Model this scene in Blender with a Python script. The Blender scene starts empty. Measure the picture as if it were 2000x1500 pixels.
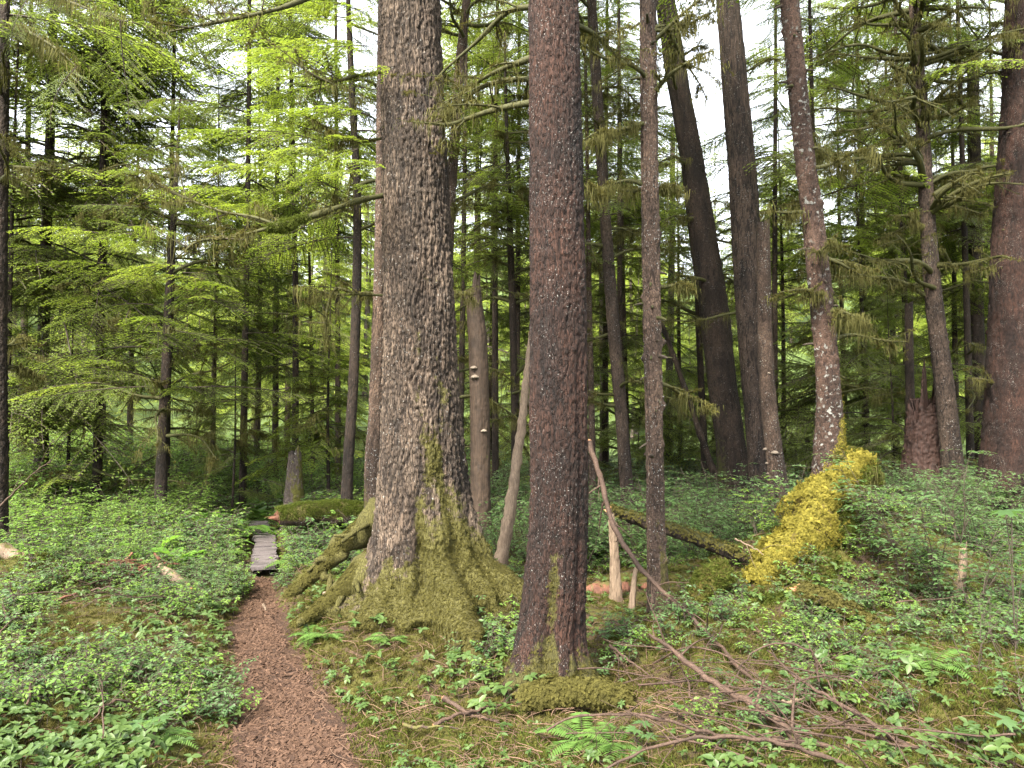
import bpy, math
import numpy as np
rng = np.random.default_rng(7)
SC = bpy.context.scene
COL = SC.collection

# ------------------------------------------------------------------ camera, sky, sun, exposure
CAM_Z, PITCH, F = 1.65, math.radians(2.67), 1500.0      # F: focal length in photo pixels (2000 wide)
cam_d = bpy.data.cameras.new('camera'); cam = bpy.data.objects.new('camera', cam_d); COL.objects.link(cam)
cam.location = (0, 0, CAM_Z); cam.rotation_euler = (math.pi/2 + PITCH, 0, 0)
cam_d.lens = 27.0; cam_d.sensor_width = 36.0; cam_d.clip_end = 500; cam_d.clip_start = 0.05
SC.camera = cam

SUN_EL, SUN_AZ = math.radians(49), math.radians(-150)    # azimuth clockwise from +Y (view direction)
w = bpy.data.worlds.new('World'); SC.world = w; w.use_nodes = True
nt = w.node_tree; nt.nodes.clear()
sky = nt.nodes.new('ShaderNodeTexSky'); sky.sky_type = 'NISHITA'; sky.sun_disc = False
sky.sun_elevation = SUN_EL; sky.sun_rotation = SUN_AZ; sky.dust_density = 3.0; sky.air_density = 1.0
hs = nt.nodes.new('ShaderNodeHueSaturation'); hs.inputs['Saturation'].default_value = 0.25
bg = nt.nodes.new('ShaderNodeBackground'); bg.inputs['Strength'].default_value = 0.15
wo = nt.nodes.new('ShaderNodeOutputWorld')
nt.links.new(sky.outputs[0], hs.inputs['Color']); nt.links.new(hs.outputs[0], bg.inputs[0]); nt.links.new(bg.outputs[0], wo.inputs[0])
sun_d = bpy.data.lights.new('sun', 'SUN'); sun = bpy.data.objects.new('sun', sun_d); COL.objects.link(sun)
sun_d.energy = 2.6; sun_d.angle = math.radians(9); sun_d.color = (1.0, 0.92, 0.76)
sun.rotation_euler = (math.pi/2 - SUN_EL, 0, -SUN_AZ + math.pi)
SC.view_settings.view_transform = 'Standard'; SC.view_settings.look = 'None'
SC.view_settings.gamma = 1.0; SC.view_settings.use_curve_mapping = False
SC.view_settings.exposure = 2.85
cy = SC.cycles
cy.max_bounces = 8; cy.diffuse_bounces = 6; cy.glossy_bounces = 2; cy.transmission_bounces = 6; cy.transparent_max_bounces = 4
cy.caustics_reflective = False; cy.caustics_refractive = False; cy.sample_clamp_indirect = 6.0
cy.use_denoising = True

# ------------------------------------------------------------------ numpy noise
def _h(ix, iy, iz, s):
    n = (ix.astype(np.int64)*374761393 + iy.astype(np.int64)*668265263 + iz.astype(np.int64)*2147483647 + s*144665) & 0xffffffff
    n = ((n ^ (n >> 13))*1274126177) & 0xffffffff
    n = ((n ^ (n >> 16))*2246822519) & 0xffffffff
    return ((n ^ (n >> 15)) & 0xffff)/32767.5 - 1.0
def vn(x, y, z=0.0, s=0):
    x, y, z = np.broadcast_arrays(np.asarray(x, float), np.asarray(y, float), np.asarray(z, float))
    ix, iy, iz = np.floor(x), np.floor(y), np.floor(z)
    fx, fy, fz = x-ix, y-iy, z-iz
    fx = fx*fx*fx*(fx*(fx*6-15)+10); fy = fy*fy*fy*(fy*(fy*6-15)+10); fz = fz*fz*fz*(fz*(fz*6-15)+10)
    r = 0
    for a in (0, 1):
        for b in (0, 1):
            for c in (0, 1):
                r = r + _h(ix+a, iy+b, iz+c, s)*(fx if a else 1-fx)*(fy if b else 1-fy)*(fz if c else 1-fz)
    return r
def fbm(x, y, z=0.0, s=0, o=3):
    r, a = 0, 1.0
    for i in range(o):
        r = r + a*vn(np.asarray(x)*2**i, np.asarray(y)*2**i, np.asarray(z)*2**i, s+i*17); a *= .5
    return r
def sst(a, b, x):
    t = np.clip((x-a)/(b-a), 0, 1); return t*t*(3-2*t)
def unit(v):
    v = np.asarray(v, float); return v/np.maximum(np.linalg.norm(v, axis=-1, keepdims=True), 1e-9)

# ------------------------------------------------------------------ pixel of the photo at a depth -> place in the world
def P(px, py, Y):
    dx, dy = (px-1000)/F, (750-py)/F
    d = np.array([dx, math.cos(PITCH)-dy*math.sin(PITCH), math.sin(PITCH)+dy*math.cos(PITCH)])
    return d*(Y/d[1]) + np.array([0, 0, CAM_Z])

# ------------------------------------------------------------------ terrain
PATH = np.array([(-0.62, 2.2), (-0.90, 3.2), (-1.00, 3.7), (-1.20, 4.3), (-1.58, 5.2), (-1.86, 5.8), (-2.12, 6.5), (-2.40, 7.5), (-2.72, 8.5), (-3.28, 10.3), (-3.96, 12.1)])
PWID = np.array([.38, .33, .31, .285, .225, .215, .22, .15, .13, .13, .13])    # half widths
def path_dist(x, y):
    x = np.asarray(x, float); y = np.asarray(y, float)
    cx = np.interp(y, PATH[:, 1], PATH[:, 0]); hw = np.interp(y, PATH[:, 1], PWID)
    d = np.abs(x-cx)*.92
    return np.where((y > 13.0) | (y < -1), 9.0, d/hw)                     # <1 on the path
MOUNDS = [(-0.75, 6.2, .22, 1.0, .9), (0.35, 4.6, .05, .6, .55), (0.95, 3.6, .14, .7, .5), (2.75, 7.2, .42, 1.0, .8), (3.6, 7.7, .62, 1.0, .8), (1.9, 6.0, .12, .7, .6),
          (-1.9, 7.4, .22, .5, .5), (-3.4, 5.8, .2, .9, .6), (-4.8, 7.6, .3, 1.4, 1.0), (6.5, 11, .35, 2.5, 2.0), (-2.6, 11.0, .25, .8, .8), (1.6, 8.0, .1, 1.5, .6), (4.2, 5.2, .18, 1.2, .8), (-3.0, 3.6, .1, 1.0, .6), (0.75, 4.05, .09, .3, .22), (1.6, 3.45, .08, .35, .25), (2.5, 4.6, .13, .5, .35), (-.1, 3.5, .07, .3, .22), (-2.4, 4.3, .09, .4, .28), (-3.2, 5.0, .12, .5, .32), (1.2, 5.7, .12, .4, .28), (3.4, 4.4, .14, .5, .3), (-.2, 4.9, .06, .3, .2)]
def H(x, y):
    x = np.asarray(x, float); y = np.asarray(y, float)
    z = 0.05*fbm(x*.7, y*.7, 3.1, 5, 4)
    for mx, my, h, rx, ry in MOUNDS:
        z = z + h*np.exp(-((x-mx)/rx)**2 - ((y-my)/ry)**2)
    pd = path_dist(x, y)
    k = sst(2.0, .7, pd)
    z = z*(1-k) + k*(-0.05 + .012*fbm(x*3, y*3, .3, 9, 2))
    far = np.maximum(np.hypot(x, y)-34, 0); z = z + far*far/(far+30)*.34*(1+.25*vn(x*.03, y*.03, 0, 3))*sst(-20, 20, y)  # added slope: far ground raised to give a sunlit green backing
    z = z + .02*fbm(x*4, y*4, 1.7, 11, 2)*(1-k)
    return z

# ------------------------------------------------------------------ mesh building
class MB:
    def __init__(s): s.v, s.f4, s.f3, s.m4, s.m3, s.lv, s.n, s.ms = [], [], [], [], [], [], 0, []
    def add(s, v, f, mat=0, lv=0.5, ms=0.0):
        v = np.asarray(v, float); f = np.asarray(f, int)
        (s.f4 if f.shape[1] == 4 else s.f3).append(f+s.n)
        (s.m4 if f.shape[1] == 4 else s.m3).append(np.full(len(f), mat, int))
        s.v.append(v); s.n += len(v)
        s.lv.append(np.broadcast_to(np.asarray(lv, float), (len(v),))); s.ms.append(np.broadcast_to(np.asarray(ms, float), (len(v),)))
        return s
    def tube(s, pts, r, n=8, mat=0, lv=.5, ms=0.0, cap=True):
        v, f = tube(pts, r, n); s.add(v, f, mat, lv, ms)
        if cap:
            N = len(v)//n
            c = np.array([v[-n:].mean(0)]); b = s.n - len(v) + (N-1)*n
            s.v.append(c); s.lv.append(np.array([np.mean(lv)])); s.ms.append(np.array([np.mean(ms)])); ci = s.n; s.n += 1
            s.f3.append(np.array([[b+i, b+(i+1) % n, ci] for i in range(n)])); s.m3.append(np.full(n, mat, int))
        return s
    def mesh(s, name, mats, off=(0, 0, 0), smooth=True):
        v = np.concatenate(s.v) - np.asarray(off, float)
        f4 = np.concatenate(s.f4) if s.f4 else np.zeros((0, 4), int); f3 = np.concatenate(s.f3) if s.f3 else np.zeros((0, 3), int)
        me = bpy.data.meshes.new(name)
        me.vertices.add(len(v)); me.vertices.foreach_set('co', v.astype(np.float32).ravel())
        nl = f4.size + f3.size; me.loops.add(nl)
        me.loops.foreach_set('vertex_index', np.concatenate([f4.ravel(), f3.ravel()]).astype(np.int32))
        me.polygons.add(len(f4)+len(f3))
        me.polygons.foreach_set('loop_start', np.concatenate([np.arange(len(f4))*4, f4.size+np.arange(len(f3))*3]).astype(np.int32))
        mi = np.concatenate(s.m4+s.m3) if (s.m4 or s.m3) else np.zeros(0, int)
        for m in mats: me.materials.append(m)
        me.polygons.foreach_set('material_index', mi.astype(np.int32))
        me.polygons.foreach_set('use_smooth', np.full(len(mi), smooth, bool))
        for nm, a in (('lv', s.lv), ('moss', s.ms)):
            at = me.attributes.new(nm, 'FLOAT', 'POINT'); at.data.foreach_set('value', np.concatenate(a).astype(np.float32))
        me.update(calc_edges=True)
        return me
def tube(pts, r, n=8):
    pts = np.asarray(pts, float); N = len(pts); r = np.broadcast_to(np.asarray(r, float), (N,))
    t = unit(np.gradient(pts, axis=0))
    u = np.zeros((N, 3)); a = np.array([0, 0, 1.0]) if abs(t[0, 2]) < .9 else np.array([1.0, 0, 0])
    p = np.cross(t[0], a); p /= np.linalg.norm(p)
    for i in range(N):
        p = p - t[i]*np.dot(p, t[i]); p /= max(np.linalg.norm(p), 1e-9); u[i] = p
    q = np.cross(t, u)
    th = np.arange(n)*2*math.pi/n
    v = pts[:, None, :] + r[:, None, None]*(np.cos(th)[None, :, None]*u[:, None, :] + np.sin(th)[None, :, None]*q[:, None, :])
    return v.reshape(-1, 3), grid_faces(N, n, True)
def grid_faces(R, C, wrap=False):
    i = np.arange(R-1)[:, None]; j = np.arange(C if wrap else C-1)[None, :]; j2 = (j+1) % C
    return np.stack([i*C+j, i*C+j2, (i+1)*C+j2, (i+1)*C+j], -1).reshape(-1, 4)
def curve(ctrl, n):
    """smooth curve through control rows (any columns)"""
    c = np.asarray(ctrl, float)
    if len(c) == 2: return c[0] + np.linspace(0, 1, n)[:, None]*(c[1]-c[0])
    d = np.linalg.norm(np.diff(c[:, :3], axis=0), axis=1); s = np.concatenate([[0], np.cumsum(d)])
    m = np.gradient(c, s, axis=0)
    q = np.linspace(0, s[-1], n); k = np.clip(np.searchsorted(s, q, 'right')-1, 0, len(c)-2)
    h = (s[k+1]-s[k])[:, None]; t = ((q-s[k])/(s[k+1]-s[k]))[:, None]
    return (2*t**3-3*t**2+1)*c[k] + (t**3-2*t**2+t)*h*m[k] + (-2*t**3+3*t**2)*c[k+1] + (t**3-t**2)*h*m[k+1]
def link(name, me, parent=None, loc=(0, 0, 0)):
    o = bpy.data.objects.new(name, me); COL.objects.link(o); o.location = loc
    if parent is not None: o.parent = parent
    return o
def tag(o, label=None, cat=None, group=None, kind=None):
    if label: o['label'] = label
    if cat: o['category'] = cat
    if group: o['group'] = group
    if kind: o['kind'] = kind
    return o
def thing(name, label, cat, loc, group=None):
    o = bpy.data.objects.new(name, None); COL.objects.link(o); o.location = tuple(loc); o.empty_display_size = .2
    return tag(o, label, cat, group)

# ------------------------------------------------------------------ materials
class NT:
    def __init__(s, name):
        s.m = bpy.data.materials.new(name); s.m.use_nodes = True; s.t = s.m.node_tree; s.t.nodes.clear()
    def n(s, typ, inp=None, **kw):
        nd = s.t.nodes.new(typ)
        for k, v in kw.items(): setattr(nd, k, v)
        for k, v in (inp or {}).items(): s.set(nd.inputs[k], v)
        return nd
    def set(s, sock, v):
        if hasattr(v, 'is_output') or isinstance(v, bpy.types.NodeSocket): s.t.links.new(v, sock)
        else:
            if isinstance(v, tuple) and len(v) == 3 and sock.type == 'RGBA': v = v+(1,)
            sock.default_value = v
    def noise(s, vec, scale, detail=4, rough=.6):
        return s.n('ShaderNodeTexNoise', {'Vector': vec, 'Scale': scale, 'Detail': detail, 'Roughness': rough}).outputs[0]
    def ramp(s, fac, a, b):
        return s.n('ShaderNodeMapRange', {0: fac, 1: a, 2: b, 3: 0.0, 4: 1.0}, interpolation_type='SMOOTHSTEP').outputs[0]
    def mix(s, fac, a, b, typ='MIX'):
        nd = s.n('ShaderNodeMix', data_type='RGBA', blend_type=typ); s.set(nd.inputs[0], fac); s.set(nd.inputs[6], a); s.set(nd.inputs[7], b); return nd.outputs[2]
    def math(s, op, a, b=0.0):
        nd = s.n('ShaderNodeMath', operation=op); s.set(nd.inputs[0], a); s.set(nd.inputs[1], b); return nd.outputs[0]
    def attr(s, nm, typ='GEOMETRY'):
        return s.n('ShaderNodeAttribute', attribute_name=nm, attribute_type=typ).outputs['Fac']
    def coord(s, sc=(1, 1, 1)):
        tc = s.n('ShaderNodeTexCoord'); return s.n('ShaderNodeMapping', {'Vector': tc.outputs['Object'], 'Scale': sc}).outputs[0]
    def out(s, sh): s.t.links.new(sh, s.n('ShaderNodeOutputMaterial').inputs[0]); return s.m
    def bump(s, h, dist=.01, st=.6):
        return s.n('ShaderNodeBump', {'Height': h, 'Distance': dist, 'Strength': st}).outputs[0]
    def prin(s, col, rough=.8, normal=None, spec=.3):
        nd = s.n('ShaderNodeBsdfPrincipled', {'Base Color': col, 'Roughness': rough, 'Specular IOR Level': spec})
        if normal is not None: s.set(nd.inputs['Normal'], normal)
        return nd.outputs[0]

def mat_leaf(name, c1, c2, trans=.4, rough=.5, spec=.35, tc=None):
    g = NT(name)
    lv = g.attr('lv'); rnd = g.n('ShaderNodeObjectInfo').outputs['Random']
    f = g.math('ADD', g.math('MULTIPLY', lv, .6), g.math('MULTIPLY', rnd, .4))
    col = g.mix(f, c1, c2)
    p = g.prin(col, rough, spec=spec)
    tcol = g.mix(1.0, col, tc or (1.0, 1.0, .62), 'MULTIPLY')
    t = g.n('ShaderNodeBsdfTranslucent', {'Color': g.mix(1.0, tcol, (2.1, 2.1, 2.1), 'MULTIPLY')}).outputs[0]
    mx = g.n('ShaderNodeMixShader', {0: trans, 1: p, 2: t})
    return g.out(mx.outputs[0])
def mat_bark(name, crack, plate, plate2, lichen=.3, sx=30, sz=6, mossc=(.10, .095, .018), lichc=(.30, .30, .28), lsc=55, spec=.25):
    g = NT(name); c = g.coord(); cs = g.coord((1, 1, sz/sx))
    h = g.attr('lv'); ms = g.attr('moss')
    wob = g.n('ShaderNodeMix', {0: .035}, data_type='VECTOR'); g.set(wob.inputs[4], cs); g.set(wob.inputs[5], g.n('ShaderNodeTexNoise', {'Vector': cs, 'Scale': sx*.6}).outputs[1])
    ve = g.n('ShaderNodeTexVoronoi', {'Vector': wob.outputs[1], 'Scale': sx*1.7}, feature='DISTANCE_TO_EDGE').outputs['Distance']
    vc = g.n('ShaderNodeTexVoronoi', {'Vector': wob.outputs[1], 'Scale': sx*1.7}).outputs['Color']
    n1 = g.noise(cs, sx, 5, .65); n2 = g.noise(c, 2.6, 5); n3 = g.noise(c, lsc, 3, .6); nf = g.noise(cs, sx*3.2, 4, .75)
    col = g.mix(g.ramp(n2, .35, .68), plate, plate2)
    col = g.mix(1.0, col, g.mix(vc, (.62, .62, .62), (1.4, 1.36, 1.32)), 'MULTIPLY')
    col = g.mix(g.math('MULTIPLY', g.ramp(nf, .48, .72), .5), col, tuple(min(1, x*2.1+.01) for x in plate))
    ck = g.math('MAXIMUM', g.ramp(g.math('ADD', h, g.math('MULTIPLY', g.math('SUBTRACT', n1, .5), .5)), .50, .22), g.math('MULTIPLY', g.ramp(ve, .10, .02), .75))
    col = g.mix(g.math('MULTIPLY', ck, .92), col, crack)
    big = g.noise(g.coord((1, 1, .28)), 4.5, 4, .6)
    col = g.mix(1.0, col, g.mix(g.ramp(big, .32, .66), (.48, .46, .45), (1.32, 1.28, 1.24)), 'MULTIPLY')
    lz = g.math('MULTIPLY', g.ramp(n3, .66-.1*lichen, .72-.1*lichen), g.ramp(g.noise(c, 5, 4), .42, .6))
    col = g.mix(g.math('MULTIPLY', lz, min(1, .3+lichen)), col, lichc)
    mk = g.ramp(g.math('ADD', ms, g.math('MULTIPLY', g.math('SUBTRACT', g.noise(c, 14, 6, .7), .5), 1.3)), .44, .62)
    mcol = g.mix(g.noise(c, 40, 4, .7), tuple(x*1.2 for x in mossc), tuple(x*.35 for x in mossc))
    col = g.mix(mk, col, mcol)
    hh = g.math('ADD', g.math('ADD', g.math('MULTIPLY', n1, .5), g.math('MULTIPLY', nf, .6)), g.math('MULTIPLY', g.ramp(ve, 0, .12), .8))
    return g.out(g.prin(col, .85, g.bump(hh, .010, 1.0), spec))
def mat_wood(name, a, b, sx=60, sz=4, mossc=(.10, .10, .02), rough=.75, stretch=2):
    g = NT(name); sc = [1, 1, 1]; sc[stretch] = sz/sx; c = g.coord(); cs = g.coord(tuple(sc))
    n = g.noise(cs, sx, 5, .7); col = g.mix(g.ramp(n, .3, .7), a, b); n4 = g.noise(cs, sx*2.3, 4, .7)
    col = g.mix(g.math('MULTIPLY', g.ramp(n4, .46, .34), .8), col, tuple(x*.25 for x in a)); col = g.mix(g.math('MULTIPLY', g.attr('lv'), .35), col, tuple(x*.45 for x in b))
    col = g.mix(g.math('MULTIPLY', g.ramp(g.noise(c, 6, 3), .45, .7), .6), col, tuple(x*.5 for x in a))
    mk = g.ramp(g.math('ADD', g.attr('moss'), g.math('MULTIPLY', g.math('SUBTRACT', g.noise(c, 18, 4), .5), 1.0)), .42, .62)
    col = g.mix(mk, col, g.mix(g.noise(c, 60, 3), mossc, tuple(x*.5 for x in mossc)))
    return g.out(g.prin(col, rough, g.bump(n, .008, .8)))

M = {}
M['bark_grey'] = mat_bark('bark_grey', (.014, .0095, .007), (.068, .0525, .040), (.047, .034, .025), .3, 34, 5, mossc=(.066, .060, .014))
M['bark_red'] = mat_bark('bark_red', (0.0048, 0.0024, 0.0018), (0.0252, 0.0114, 0.0075), (0.0126, 0.0057, 0.0039), .38, 44, 9, lsc=95, mossc=(.055, .05, .012), spec=.25)
M['bark_brown'] = mat_bark('bark_brown', (0.0158, 0.0101, 0.0072), (0.0778, 0.0533, 0.0396), (0.0475, 0.0324, 0.0238), .6, 40, 15, mossc=(.07, .06, .016))
M['bark_dark'] = mat_bark('bark_dark', (0.0062, 0.0043, 0.0031), (0.0285, 0.0198, 0.0143), (0.0198, 0.0136, 0.0099), .2, 40, 12, mossc=(.045, .045, .012))
M['bark_slate'] = mat_bark('bark_slate', (0.0106, 0.0073, 0.0053), (0.0515, 0.0363, 0.0271), (0.0343, 0.0244, 0.0185), .4, 40, 9, mossc=(.055, .055, .015))
M['bark_scale'] = mat_bark('bark_scale', (0.0130, 0.0079, 0.0065), (0.0634, 0.0403, 0.0302), (0.0461, 0.0274, 0.0202), .95, 30, 44, mossc=(0.1008, 0.0792, 0.0144), lichc=(.19, .19, .175), lsc=22)
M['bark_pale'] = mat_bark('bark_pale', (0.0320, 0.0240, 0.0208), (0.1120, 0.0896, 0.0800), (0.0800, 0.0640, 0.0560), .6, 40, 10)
M['twig'] = mat_wood('twig_wood', (.030, .021, .015), (.06, .045, .032), 60, 60, mossc=(.048, .048, .012))
M['stick'] = mat_wood('stick_bark', (0.0272, 0.0152, 0.0096), (0.0800, 0.0480, 0.0336), 70, 70, mossc=(.09, .085, .02))
M['deadwood'] = mat_wood('dead_wood', (.085, .056, .036), (.21, .155, .108), 90, 5, mossc=(.09, .085, .02))
M['rotwood'] = mat_wood('rotten_red_wood', (0.0600, 0.0208, 0.0120), (0.1520, 0.0640, 0.0360), 80, 8, mossc=(.08, .075, .02))
M['stumpwood'] = mat_wood('torn_stump_wood', (0.0175, 0.0090, 0.0065), (0.0625, 0.0310, 0.0225), 70, 2.5, mossc=(.06, .06, .02))
M['snagwood'] = mat_wood('snag_wood', (0.0238, 0.0154, 0.0098), (0.0700, 0.0448, 0.0294), 90, 4, mossc=(.05, .05, .012))
M['splinter'] = mat_wood('splinter_wood', (.26, .115, .05), (.40, .21, .11), 90, 8)
M['plank'] = mat_wood('plank_wood', (.055, .045, .046), (.135, .114, .115), 60, 60, rough=.85, stretch=0)
M['fungus'] = mat_wood('bracket_fungus', (.10, .075, .055), (.27, .22, .17), 30, 30)
M['hemlock'] = mat_leaf('hemlock_needles', (.068, .10, .022), (.145, .185, .036), .5, .55, .25)
M['hemlock_far_sunlit'] = mat_leaf('hemlock_needles_far_sunlit', (.11, .145, .036), (.20, .235, .06), .55, .6, .2)  # lighter copy of the needles: sunlight on far foliage put into the colour
M['hemlock_bright'] = mat_leaf('hemlock_new_growth', (0.0850, 0.1275, 0.0187), (0.1530, 0.1870, 0.0298), .5, .5, .25)
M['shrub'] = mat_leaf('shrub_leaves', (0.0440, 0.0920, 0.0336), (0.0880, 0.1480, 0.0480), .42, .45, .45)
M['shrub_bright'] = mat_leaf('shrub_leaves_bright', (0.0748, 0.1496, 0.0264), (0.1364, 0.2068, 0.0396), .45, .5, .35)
M['bunch'] = mat_leaf('groundcover_leaves', (0.0296, 0.0577, 0.0148), (0.0740, 0.1147, 0.0296), .3, .48, .32)
M['fern'] = mat_leaf('fern_leaves', (0.0540, 0.1170, 0.0252), (0.0945, 0.1575, 0.0360), .4, .5, .3)
M['skunk'] = mat_leaf('broad_leaves', (.075, .165, .028), (.115, .21, .04), .45, .38, .45)
M['lichen'] = mat_leaf('hanging_lichen', (.040, .042, .014), (.115, .106, .036), .35, .8, .1, (1, 1, .8))
M['moss'] = mat_leaf('moss_tufts', (0.0265, 0.0242, 0.0070), (0.0897, 0.0811, 0.0211), .3, .8, .1, (1, 1, .6))
M['moss_green'] = mat_leaf('moss_green_tufts', (0.0338, 0.0488, 0.0090), (0.0750, 0.0900, 0.0150), .3, .8, .1, (1, 1, .6))
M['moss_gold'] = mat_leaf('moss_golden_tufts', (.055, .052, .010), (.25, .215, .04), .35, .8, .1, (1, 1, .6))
M['hemlock_sapling_lit'] = mat_leaf('hemlock_sapling_needles_lit', (.11, .15, .035), (.19, .235, .055), .5, .6, .2)  # needles lightened so the shaded thicket looks lit; brightness sits in the colour
M['needle'] = mat_leaf('dead_twig_litter', (.045, .027, .018), (.15, .095, .062), .05, .8, .2)
M['chip'] = mat_leaf('bark_chips', (0.0204, 0.0102, 0.0059), (0.0892, 0.0510, 0.0323), .03, .8, .2)

def mat_ground():
    g = NT('forest_floor'); c = g.coord()
    a = g.mix(g.ramp(g.noise(c, 9, 5, .65), .35, .65), (.022, .013, .008), (.05, .031, .019))
    a = g.mix(g.math('MULTIPLY', g.ramp(g.noise(c, 70, 3), .55, .75), .7), a, (.09, .06, .04))
    m = g.mix(g.noise(c, 30, 4), (.028, .03, .006), (.07, .064, .012))
    col = g.mix(g.ramp(g.math('ADD', g.noise(c, 1.6, 5, .6), g.math('MULTIPLY', g.math('SUBTRACT', g.noise(c, 24, 3), .5), .5)), .40, .56), a, m)
    far = g.ramp(g.n('ShaderNodeVectorMath', {0: c}, operation='LENGTH').outputs['Value'], 14, 26)
    col = g.mix(far, col, g.mix(g.noise(c, 3.5, 5, .7), (.035, .06, .018), (.09, .125, .036)))
    h = g.math('ADD', g.noise(c, 25, 5, .7), g.math('MULTIPLY', g.noise(c, 90, 3), .4))
    return g.out(g.prin(col, .9, g.bump(h, .03, .9), .2))
def mat_path():
    g = NT('trodden_path'); c = g.coord()
    a = g.mix(g.ramp(g.noise(c, 55, 4, .7), .35, .65), (.022, .011, .007), (.058, .031, .020))
    a = g.mix(g.math('MULTIPLY', g.ramp(g.noise(c, 130, 2), .58, .7), .8), a, (.11, .07, .045))
    a = g.mix(g.math('MULTIPLY', g.ramp(g.noise(c, 2.2, 5, .65), .42, .62), .7), a, (.020, .012, .008))
    h = g.math('ADD', g.noise(c, 60, 4, .7), g.noise(c, 130, 2))
    return g.out(g.prin(a, .9, g.bump(h, .012, .9), .2))
M['ground'] = mat_ground(); M['path'] = mat_path()

# ------------------------------------------------------------------ scattering: one object whose points carry copies of a few small meshes
_groups = {}
def proto(name, mb, mats, smooth=True):
    o = bpy.data.objects.new(name, mb.mesh(name, mats, smooth=smooth)); return o          # never linked to the scene
def scatter_group(key, protos):
    if key in _groups: return _groups[key]
    g = bpy.data.node_groups.new('scatter_'+key, 'GeometryNodeTree')
    g.interface.new_socket('Geometry', in_out='INPUT', socket_type='NodeSocketGeometry'); g.interface.new_socket('Geometry', in_out='OUTPUT', socket_type='NodeSocketGeometry')
    N, L = g.nodes, g.links
    gi, go = N.new('NodeGroupInput'), N.new('NodeGroupOutput')
    ip = N.new('GeometryNodeInstanceOnPoints'); jo = N.new('GeometryNodeJoinGeometry')
    for p in reversed(protos):
        oi = N.new('GeometryNodeObjectInfo'); oi.inputs[0].default_value = p; oi.inputs['As Instance'].default_value = False
        gt = N.new('GeometryNodeGeometryToInstance'); L.new(oi.outputs['Geometry'], gt.inputs[0]); L.new(gt.outputs[0], jo.inputs[0])
    def at(nm, typ):
        a = N.new('GeometryNodeInputNamedAttribute'); a.data_type = typ; a.inputs[0].default_value = nm; return a.outputs['Attribute']
    er = N.new('FunctionNodeEulerToRotation'); L.new(at('rot', 'FLOAT_VECTOR'), er.inputs[0])
    L.new(gi.outputs[0], ip.inputs['Points']); L.new(jo.outputs[0], ip.inputs['Instance']); ip.inputs['Pick Instance'].default_value = True
    L.new(at('idx', 'INT'), ip.inputs['Instance Index']); L.new(er.outputs[0], ip.inputs['Rotation']); L.new(at('scl', 'FLOAT_VECTOR'), ip.inputs['Scale'])
    L.new(ip.outputs[0], go.inputs[0])
    _groups[key] = (g, len(protos)); return _groups[key]
def mat_euler(X, Y, Z):
    rx = np.arctan2(Y[:, 2], Z[:, 2]); ry = -np.arcsin(np.clip(X[:, 2], -1, 1)); rz = np.arctan2(X[:, 1], X[:, 0])
    return np.stack([rx, ry, rz], -1)
def rot_x(d, up=None, roll=0.0):
    """euler angles that turn local +X to d with local Z near up"""
    d = unit(d); up = np.broadcast_to(np.array([0, 0, 1.0]) if up is None else up, d.shape)
    y = unit(np.cross(up, d)); z = np.cross(d, y); roll = np.broadcast_to(np.asarray(roll, float), (len(d),))[:, None]
    y2 = y*np.cos(roll)+z*np.sin(roll); return mat_euler(d, y2, np.cross(d, y2))
def rot_z(nrm, spin):
    """euler angles that turn local +Z to nrm with a spin"""
    z = unit(nrm); a = np.where(np.abs(z[:, 2:3]) < .9, np.array([[0, 0, 1.0]]), np.array([[1.0, 0, 0]]))
    x = unit(np.cross(a, z)); y = np.cross(z, x); c, s = np.cos(spin)[:, None], np.sin(spin)[:, None]
    x2 = x*c+y*s; return mat_euler(x2, np.cross(z, x2), z)
def scatter(name, key, pts, rot, scl, parent=None, off=(0, 0, 0), kind='stuff', loc=(0, 0, 0)):
    g, n = _groups[key]; N = len(pts)
    me = bpy.data.meshes.new(name); me.vertices.add(N); me.vertices.foreach_set('co', (np.asarray(pts)-np.asarray(off)).astype(np.float32).ravel())
    scl = np.asarray(scl, float); scl = np.repeat(scl[:, None], 3, 1) if scl.ndim == 1 else scl
    for nm, a in (('rot', rot), ('scl', scl)):
        t = me.attributes.new(nm, 'FLOAT_VECTOR', 'POINT'); t.data.foreach_set('vector', np.asarray(a).astype(np.float32).ravel())
    t = me.attributes.new('idx', 'INT', 'POINT'); t.data.foreach_set('value', rng.integers(0, n, N).astype(np.int32))
    o = link(name, me, parent, loc); md = o.modifiers.new('scatter', 'NODES'); md.node_group = g
    if kind: o['kind'] = kind
    return o

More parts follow.
